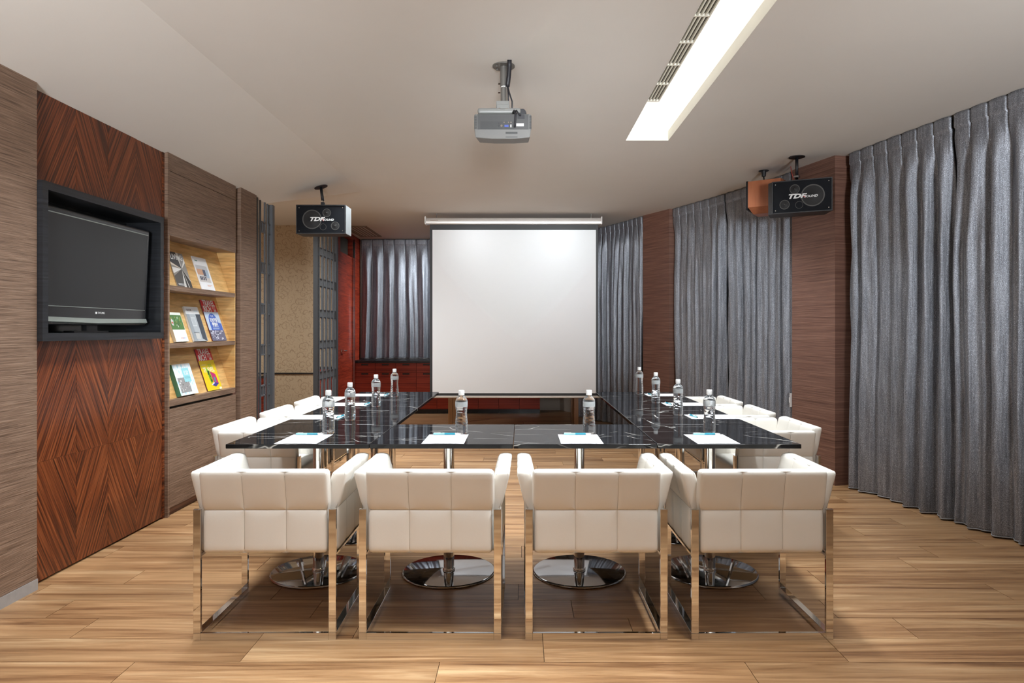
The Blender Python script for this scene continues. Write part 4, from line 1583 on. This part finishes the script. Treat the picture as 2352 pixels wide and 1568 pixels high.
def make_paper():
    t = empty('paper_sheet')
    # slightly curled sheet
    mb = MB()
    nx, ny = 6, 10
    v = []
    for j in range(ny + 1):
        for i in range(nx + 1):
            x = -0.105 + 0.21 * i / nx
            y = -0.1485 + 0.297 * j / ny
            z = 0.0016 + 0.0022 * max(0.0, -y / 0.1485 - 0.55) * math.sin(PI * i / nx)
            v.append((x, y, z))
    f = [(j * (nx + 1) + i, j * (nx + 1) + i + 1, (j + 1) * (nx + 1) + i + 1, (j + 1) * (nx + 1) + i) for j in range(ny) for i in range(nx)]
    mb.add(v, f)
    o = mb.build('sheet', M['paper'], t, smooth=True)
    so = o.modifiers.new('thick', 'SOLIDIFY')
    so.thickness = 0.0011
    so.offset = -1
    return t


def make_pen():
    t = empty('ballpoint_pen')
    rot = (0, R(90), 0)
    smooth_angle(MB().lathe([(0.0046, -0.070), (0.0052, -0.064), (0.0052, -0.010)], 14).build('barrel_end', M['pale_teal'], t, rot=rot, loc=(0, 0, 0.0054)), 50)
    smooth_angle(MB().lathe([(0.0052, -0.010), (0.0052, 0.046)], 14).build('barrel', M['teal'], t, rot=rot, loc=(0, 0, 0.0054)), 50)
    smooth_angle(MB().lathe([(0.0050, 0.046), (0.0044, 0.060), (0.0014, 0.074)], 14).build('tip', M['white_plastic'], t, rot=rot, loc=(0, 0, 0.0054)), 50)
    bx(-0.068, -0.032, -0.0015, 0.0015, 0.0105, 0.0125).build('clip', M['chrome'], t)
    smooth_angle(MB().lathe([(0.003, -0.078), (0.003, -0.070)], 10).build('button', M['cable'], t, rot=rot, loc=(0, 0, 0.0054)), 50)
    return t


pb, pp_, pn = make_bottle(), make_paper(), make_pen()
ST = []
fnames = ['the leftmost front armchair', 'the second front armchair from the left', 'the third front armchair from the left', 'the rightmost front armchair']
PX = [-1.115, -0.389, 0.299, 0.9725]
BXs = [(-1.044, 3.69), (-0.325, 3.69), (0.365, 3.70), (1.026, 3.73)]
PNX = [-1.132, -0.400, 0.296, 0.985]
for k in range(4):
    ST.append((PX[k], 3.509, 0, BXs[k], (PNX[k], 3.640, 0), fnames[k]))
for k, y in enumerate((4.385, 5.14, 5.87)):
    ST.append((-1.298, y, R(90), (-1.064, y - 0.15), (-1.160, y, R(84)), 'the %s armchair on the rosewood wall side' % nn_[k]))
for k, y in enumerate((4.405, 5.15, 5.88)):
    ST.append((1.22, y, R(90), (1.03, y + 0.09), (1.105, y, R(98)), 'the %s armchair on the curtain side' % nn_[k]))
for i, (x, y, rz, b_, p, who) in enumerate(ST):
    s = pp_ if i == 0 else copy_tree(pp_)
    s.location = (x, y, TZ)
    s.rotation_euler = (0, 0, rz)
    tag(s, 'blank white paper sheet laid in front of ' + who, 'paper', 'paper sheets on the tables')
    s = pb if i == 0 else copy_tree(pb)
    s.location = (b_[0], b_[1], TZ + 0.0003)
    s.rotation_euler = (0, 0, i * 1.1)
    s.scale = (1.07, 1.07, 1.0)
    tag(s, 'clear water bottle in front of ' + who, 'bottle', 'water bottles on the tables')
    s = pn if i == 0 else copy_tree(pn)
    s.location = (p[0], p[1], TZ + 0.0018)
    s.rotation_euler = (0, 0, p[2])
    tag(s, 'teal ballpoint pen on the paper before ' + who, 'pen', 'teal pens on the papers')

# ------------------------------------------------------------------ projector
pj = empty('ceiling_projector', (-0.10, 3.80, CEIL))
tag(pj, 'grey projector hanging upside down on a ceiling pole mount', 'projector')
smooth_angle(MB().lathe([(0.062, -0.006), (0.062, 0.0)], 32).build('mount_plate', M['mount_grey'], pj), 40)
for a in (35, 145, 215, 325):
    smooth_angle(MB().lathe([(0.006, -0.016), (0.006, -0.006)], 8).build('screw', M['mount_grey'], pj, loc=(0.045 * math.cos(R(a)), 0.045 * math.sin(R(a)), 0)), 40)
smooth_angle(MB().lathe([(0.0185, -0.115), (0.0185, -0.006)], 24).build('pole', M['mount_grey'], pj), 40)
smooth_angle(MB().lathe([(0.0165, -0.205), (0.0165, -0.115)], 24).build('pole', M['mount_grey'], pj), 40)
for z_ in (-0.10, -0.148):
    o = MB().lathe([(0.005, 0.0), (0.005, 0.012)], 8).build('screw', M['chrome'], pj, loc=(-0.018, 0, z_), rot=(0, R(-90), 0))
MB().tube([(0.034, -0.085, 0.0), (0.034, -0.070, -0.03), (0.030, -0.045, -0.07), (0.024, -0.028, -0.11), (0.022, -0.025, -0.125)], 0.012, 10).build('cable_sleeve', M['cable'], pj, smooth=True)
MB().tube([(0.022, -0.025, -0.12), (0.032, -0.03, -0.16), (0.048, -0.035, -0.21), (0.048, -0.03, -0.255), (0.035, -0.02, -0.27)], 0.0042, 8).build('cable', M['cable'], pj, smooth=True)
MB().tube([(0.024, -0.02, -0.12), (0.026, -0.022, -0.17), (0.027, -0.02, -0.215)], 0.0045, 8).build('cable', M['cable'], pj, smooth=True)
smooth_angle(MB().lathe([(0.0195, -0.1225), (0.0195, -0.1185)], 20).build('cable_tie', M['white_plastic'], pj, loc=(0.004, -0.004, 0)), 40)
bx(-0.040, 0.032, -0.035, 0.035, -0.240, -0.205).build('bracket', M['mount_light'], pj, bevel=0.003)
bx(-0.038, 0.034, -0.045, -0.037, -0.272, -0.226).build('bracket_plate', M['mount_light'], pj, bevel=0.004)
for x_ in (-0.022, 0.018):
    o = MB().lathe([(0.0055, 0.0), (0.0055, 0.004)], 10).build('bolt', M['chrome'], pj, loc=(x_, -0.045, -0.255), rot=(R(90), 0, 0))
bx(-0.142, 0.096, -0.05, 0.12, -0.280, -0.247).build('mount_bar', M['mount_light'], pj, bevel=0.012, segs=3)
smooth_angle(MB().lathe([(0.02, -0.03), (0.024, 0.0), (0.02, 0.03)], 20).build('knob', M['cable'], pj, loc=(0.104, 0.0, -0.268), rot=(R(90), 0, 0)), 40)
for x_ in (-0.12, 0.0, 0.09):
    bx(x_ - 0.012, x_ + 0.012, -0.02, 0.10, -0.305, -0.279).build('mount_foot', M['mount_grey'], pj)
body = MB()
prof = [(-0.152, -0.305), (-0.156, -0.315), (-0.156, -0.385), (-0.148, -0.432), (-0.06, -0.440), (0.06, -0.440), (0.145, -0.432), (0.152, -0.385), (0.152, -0.315), (0.148, -0.305)]
n = len(prof)
v = [(p[0], -0.12, p[1]) for p in prof] + [(p[0] * 0.96, 0.14, -0.305 + (p[1] + 0.305) * 0.66) for p in prof]
body.add(v, [tuple(range(n - 1, -1, -1)), tuple(range(n, 2 * n))] + [(i, (i + 1) % n, n + (i + 1) % n, n + i) for i in range(n)])
body.build('housing', M['proj_grey'], pj, bevel=0.004)
bx(-0.138, 0.138, -0.1215, -0.119, -0.389, -0.308).build('rear_panel', M['proj_mid'], pj)
cp = bx(-0.122, 0.060, -0.1230, -0.121, -0.386, -0.346).build('connector_panel', M['proj_dark'], pj)
bx(0.072, 0.112, -0.1230, -0.121, -0.372, -0.357).build('rating_label', M['white_plastic'], pj)
bx(0.078, 0.116, -0.1230, -0.121, -0.332, -0.309).build('power_inlet', M['cable'], pj)
for x_, z_, s_, mt in ((-0.022, -0.357, 0.004, 'cable'), (-0.022, -0.370, 0.004, 'cable'), (-0.008, -0.370, 0.006, 'chrome'), (0.006, -0.352, 0.004, 'chrome'), (0.030, -0.352, 0.004, 'chrome'), (0.043, -0.352, 0.004, 'chrome')):
    MB().lathe([(s_, 0), (s_, 0.003)], 10).build('socket', M[mt], pj, loc=(x_, -0.123, z_), rot=(R(90), 0, 0))
bx(0.008, 0.030, -0.1245, -0.122, -0.376, -0.365).build('video_port', M['blue'], pj)
bx(0.040, 0.045, -0.1245, -0.122, -0.378, -0.364).build('side_port', M['white_plastic'], pj)
bx(0.014, 0.078, -0.1215, -0.1185, -0.413, -0.402).build('vent_slot', M['proj_dark'], pj)
bx(0.014, 0.078, -0.1215, -0.1185, -0.432, -0.428).build('vent_slot', M['proj_dark'], pj)
for k in range(16):
    z_ = -0.316 - 0.0046 * k
    for sx in (-1, 1):
        x_ = sx * 0.1475
        bx(x_ - 0.006, x_ + 0.006, -0.1225, -0.119, z_ - 0.0013, z_ + 0.0013).build('vent_fin', M['proj_dark'], pj)
MB().tube([(0.052, -0.05, -0.278), (0.060, -0.115, -0.285), (0.068, -0.135, -0.31), (0.064, -0.130, -0.36), (0.062, -0.125, -0.38)], 0.0055, 8).build('cable', M['cable'], pj, smooth=True)
MB().tube([(0.062, -0.05, -0.278), (0.072, -0.115, -0.285), (0.082, -0.135, -0.305), (0.096, -0.132, -0.318)], 0.0045, 8).build('cable', M['cable'], pj, smooth=True)
smooth_angle(MB().lathe([(0.026, 0.0), (0.027, 0.02), (0.023, 0.024)], 24).build('lens', M['cable'], pj, loc=(0.06, 0.139, -0.34), rot=(R(-90), 0, 0)), 40)

# ------------------------------------------------------------------ loudspeakers
def speaker(label, loc, rz, mirror, side_mat, rot=None):
    """origin at the centre of the front grille; front faces -y"""
    t = empty('loudspeaker', loc, rz)
    tag(t, label, 'loudspeaker', 'wall-aimed karaoke loudspeakers')
    W, H, D = 0.235, 0.138, 0.20
    m = mirror
    # tapered cabinet
    xo = 0.06
    pts = [(-W, 0.0), (W, 0.0), (W - 0.06, D), (-W - 0.035, D), (-W - 0.035, 0.05)]
    if m < 0:
        pts = [(-W, 0.0), (W, 0.0), (W, D), (-W + 0.0, D)]
    MB().prism(pts, -H, H).build('cabinet', M['speaker_box'], t, bevel=0.004)
    sx = W if m < 0 else -W
    # side panel facing the room
    if side_mat is not None:
        bx(W + 0.0005, W + 0.003, 0.006, D - 0.004, -H + 0.004, H - 0.004).build('side_panel', side_mat, t)
    # border and recessed grille
    for a in ((-W, W, H - 0.008, H), (-W, W, -H, -H + 0.008), (-W, -W + 0.008, -H + 0.008, H - 0.008), (W - 0.008, W, -H + 0.008, H - 0.008)):
        bx(a[0], a[1], -0.012, -0.0005, a[2], a[3]).build('rim', M['speaker_box'], t)
    bx(-W + 0.0085, W - 0.0085, -0.004, -0.0005, -H + 0.0085, H - 0.0085).build('grille', M['speaker_grille'], t)
    rx = (R(90), 0, 0)
    s = -1 if m < 0 else 1   # woofer left when mirror<0, right otherwise

    def ring(nm, x, z, r_o, r_i, y, mat):
        o = MB().lathe([(r_i, 0.0), (r_i, 0.002), (r_o, 0.002), (r_o, 0.0), (r_i, 0.0)], 36, cap=False).build(nm, mat, t, loc=(x, y, z), rot=rx)
        return smooth_angle(o, 40)
    wx = s * 0.085
    ring('woofer_ring', wx, 0.0, 0.092, 0.083, -0.004, M['cone_ring'])
    smooth_angle(MB().lathe([(0.083, 0.0005), (0.04, 0.0003), (0.028, 0.003), (0.001, 0.006)], 36, cap=False).build('woofer_cone', M['cone'], t, loc=(wx, -0.004, 0), rot=rx), 60)
    for (tx_, tz) in ((-s * 0.055, 0.062), (-s * 0.135, -0.062)):
        ring('tweeter_ring', tx_, tz, 0.040, 0.035, -0.004, M['cone_ring'])
        smooth_angle(MB().lathe([(0.035, 0.0005), (0.014, 0.0003), (0.010, 0.003), (0.001, 0.004)], 28, cap=False).build('tweeter_cone', M['cone'], t, loc=(tx_, -0.004, tz), rot=rx), 60)
        MB().lathe([(0.006, 0.0), (0.004, 0.004)], 12).build('dust_cap', M['cone_ring'], t, loc=(tx_, -0.0075, tz), rot=rx)
    ring('bass_port', -s * 0.020, -0.072, 0.031, 0.028, -0.004, M['cone_ring'])
    for a in (-1, 1):
        for b_ in (-1, 1):
            MB().lathe([(0.006, 0.0), (0.004, 0.004)], 12).build('screw', M['chrome'], t, loc=(a * (W - 0.028), -0.004, b_ * (H - 0.028)), rot=rx)
    text_mesh('lettering', 'TDF', 0.050, M['logo_white'], t, (-0.045, -0.0095, 0.0), rx, shear=0.32, bold=0.0022, sx=1.5, align='CENTER')
    text_mesh('lettering', 'SOUND', 0.026, M['logo_white'], t, (0.070, -0.0095, -0.006), rx, shear=0.25, bold=0.0008, sx=1.15)
    MB().add([(0.012, -0.0096, -0.006), (0.040, -0.0096, 0.022), (0.022, -0.0096, 0.006), (0.030, -0.0096, -0.020)],
             [(0, 2, 1), (0, 3, 2)]).build('logo_flash', M['logo_red'], t)
    bx(-0.10, -0.06, -0.0096, -0.0092, 0.017, 0.0215).build('logo_bar', M['logo_white'], t)
    return t


s1 = speaker('black loudspeaker hung from the sloping ceiling near the lattice', (-1.909, 6.50, 2.362), 0, -1, M['speaker_side'])
dxs, dys = 0.0, 0.10
# arm up to the sloping ceiling
fl_loc = (-1.957 + 1.909, 6.656 - 6.50, slope_z(-1.957) - 2.362)
o = smooth_angle(MB().lathe([(0.064, -0.006), (0.064, 0.0)], 28).build('mount_plate', M['black_metal'], s1), 40)
o.location = fl_loc
o.rotation_euler = (0, -math.atan(SLK), 0)
MB().tube([fl_loc, (-0.020, 0.125, 0.200)], 0.014, 12).build('mount_arm', M['black_metal'], s1, smooth=True)
bx(-0.033, -0.002, 0.10, 0.145, 0.138, 0.185).build('mount_clamp', M['black_metal'], s1, bevel=0.004)
for yy in (0.098, 0.147):
    MB().lathe([(0.008, -0.004), (0.008, 0.004)], 12).build('bolt', M['chrome'], s1, loc=(-0.018, yy, 0.19), rot=(R(90), 0, 0))

ang = -R(25)
# front right end is nearer the viewer
s2 = speaker('black loudspeaker hung from the ceiling before the larger oak pillar', (2.35, 5.725, 2.432), ang, 1, None)
inv = Matrix.Rotation(-ang, 3, 'Z')
top = inv @ Vector((2.338 - 2.35, 5.80 - 5.725, 0))
o = smooth_angle(MB().lathe([(0.066, -0.006), (0.066, 0.0)], 28).build('mount_plate', M['black_metal'], s2, loc=(top.x, top.y, CEIL - 2.432)), 40)
MB().tube([(top.x, top.y, CEIL - 2.432), (top.x, top.y, 0.190)], 0.013, 14).build('mount_arm', M['black_metal'], s2, smooth=True)
smooth_angle(MB().lathe([(0.027, 0.170), (0.027, 0.185), (0.012, 0.190)], 16).build('mount_collar', M['chrome_dark'], s2, loc=(top.x, top.y, 0)), 40)
smooth_angle(MB().lathe([(0.010, 0.138), (0.016, 0.155), (0.010, 0.170)], 16).build('mount_joint', M['chrome_dark'], s2, loc=(top.x, top.y, 0)), 40)

# cherry coloured loudspeaker seen from its side
s3 = empty('loudspeaker', (2.235, 6.35, 2.50))
tag(s3, 'cherry wood loudspeaker seen side-on beside the black one', 'loudspeaker')
q3 = [(2.062, 6.22), (2.30, 6.06), (2.46, 6.26), (2.20, 6.44)]


def s3p(mb, nm, mat, **kw):
    return part(mb, nm, mat, s3, **kw)


za, zb_, zc_ = 2.370, 2.425, 2.660
mb = MB()
lo = [(2.125, 6.26), (2.33, 6.12), (2.44, 6.27), (2.22, 6.41)]
v = [(p[0], p[1], za) for p in lo] + [(p[0], p[1], zb_) for p in q3] + [(p[0], p[1], zc_) for p in q3]
mb.add(v, [(3, 2, 1, 0), (8, 9, 10, 11)] + [(i, (i + 1) % 4, 4 + (i + 1) % 4, 4 + i) for i in range(4)] + [(4 + i, 4 + (i + 1) % 4, 8 + (i + 1) % 4, 8 + i) for i in range(4)])
s3p(mb, 'cabinet', M['orange_wood'])
d_ = (Vector(q3[3]) - Vector(q3[0])).normalized()
nrm = Vector((-d_.y, d_.x)) * 0.016
if nrm.x > 0:
    nrm = -nrm
mb = MB()
mb.prism([tuple(Vector(q3[0])), tuple(Vector(q3[3])), tuple(Vector(q3[3]) + nrm), tuple(Vector(q3[0]) + nrm)], za + 0.035, zc_ + 0.004)
s3p(mb, 'front_grille', M['speaker_grille'])
smooth_angle(s3p(MB().lathe([(0.045, CEIL - 0.006), (0.045, CEIL)], 24, cx=2.235, cy=6.30), 'mount_plate', M['black_metal']), 40)
smooth_angle(s3p(MB().lathe([(0.018, CEIL - 0.055), (0.022, CEIL - 0.006)], 16, cx=2.235, cy=6.30), 'mount_socket', M['black_metal']), 40)
s3p(MB().tube([(2.235, 6.30, CEIL - 0.055), (2.24, 6.30, 2.655)], 0.007, 8), 'mount_arm', M['black_metal'], smooth=True)
rw = MB().tube([(2.42, 6.14, CEIL + 0.002), (2.425, 6.13, 2.72), (2.44, 6.12, 2.66)], 0.0035, 6).build('speaker_wire', M['red_wire'], smooth=True)
tag(rw, 'thin red wire dropping from the ceiling behind the black loudspeaker', 'wire')
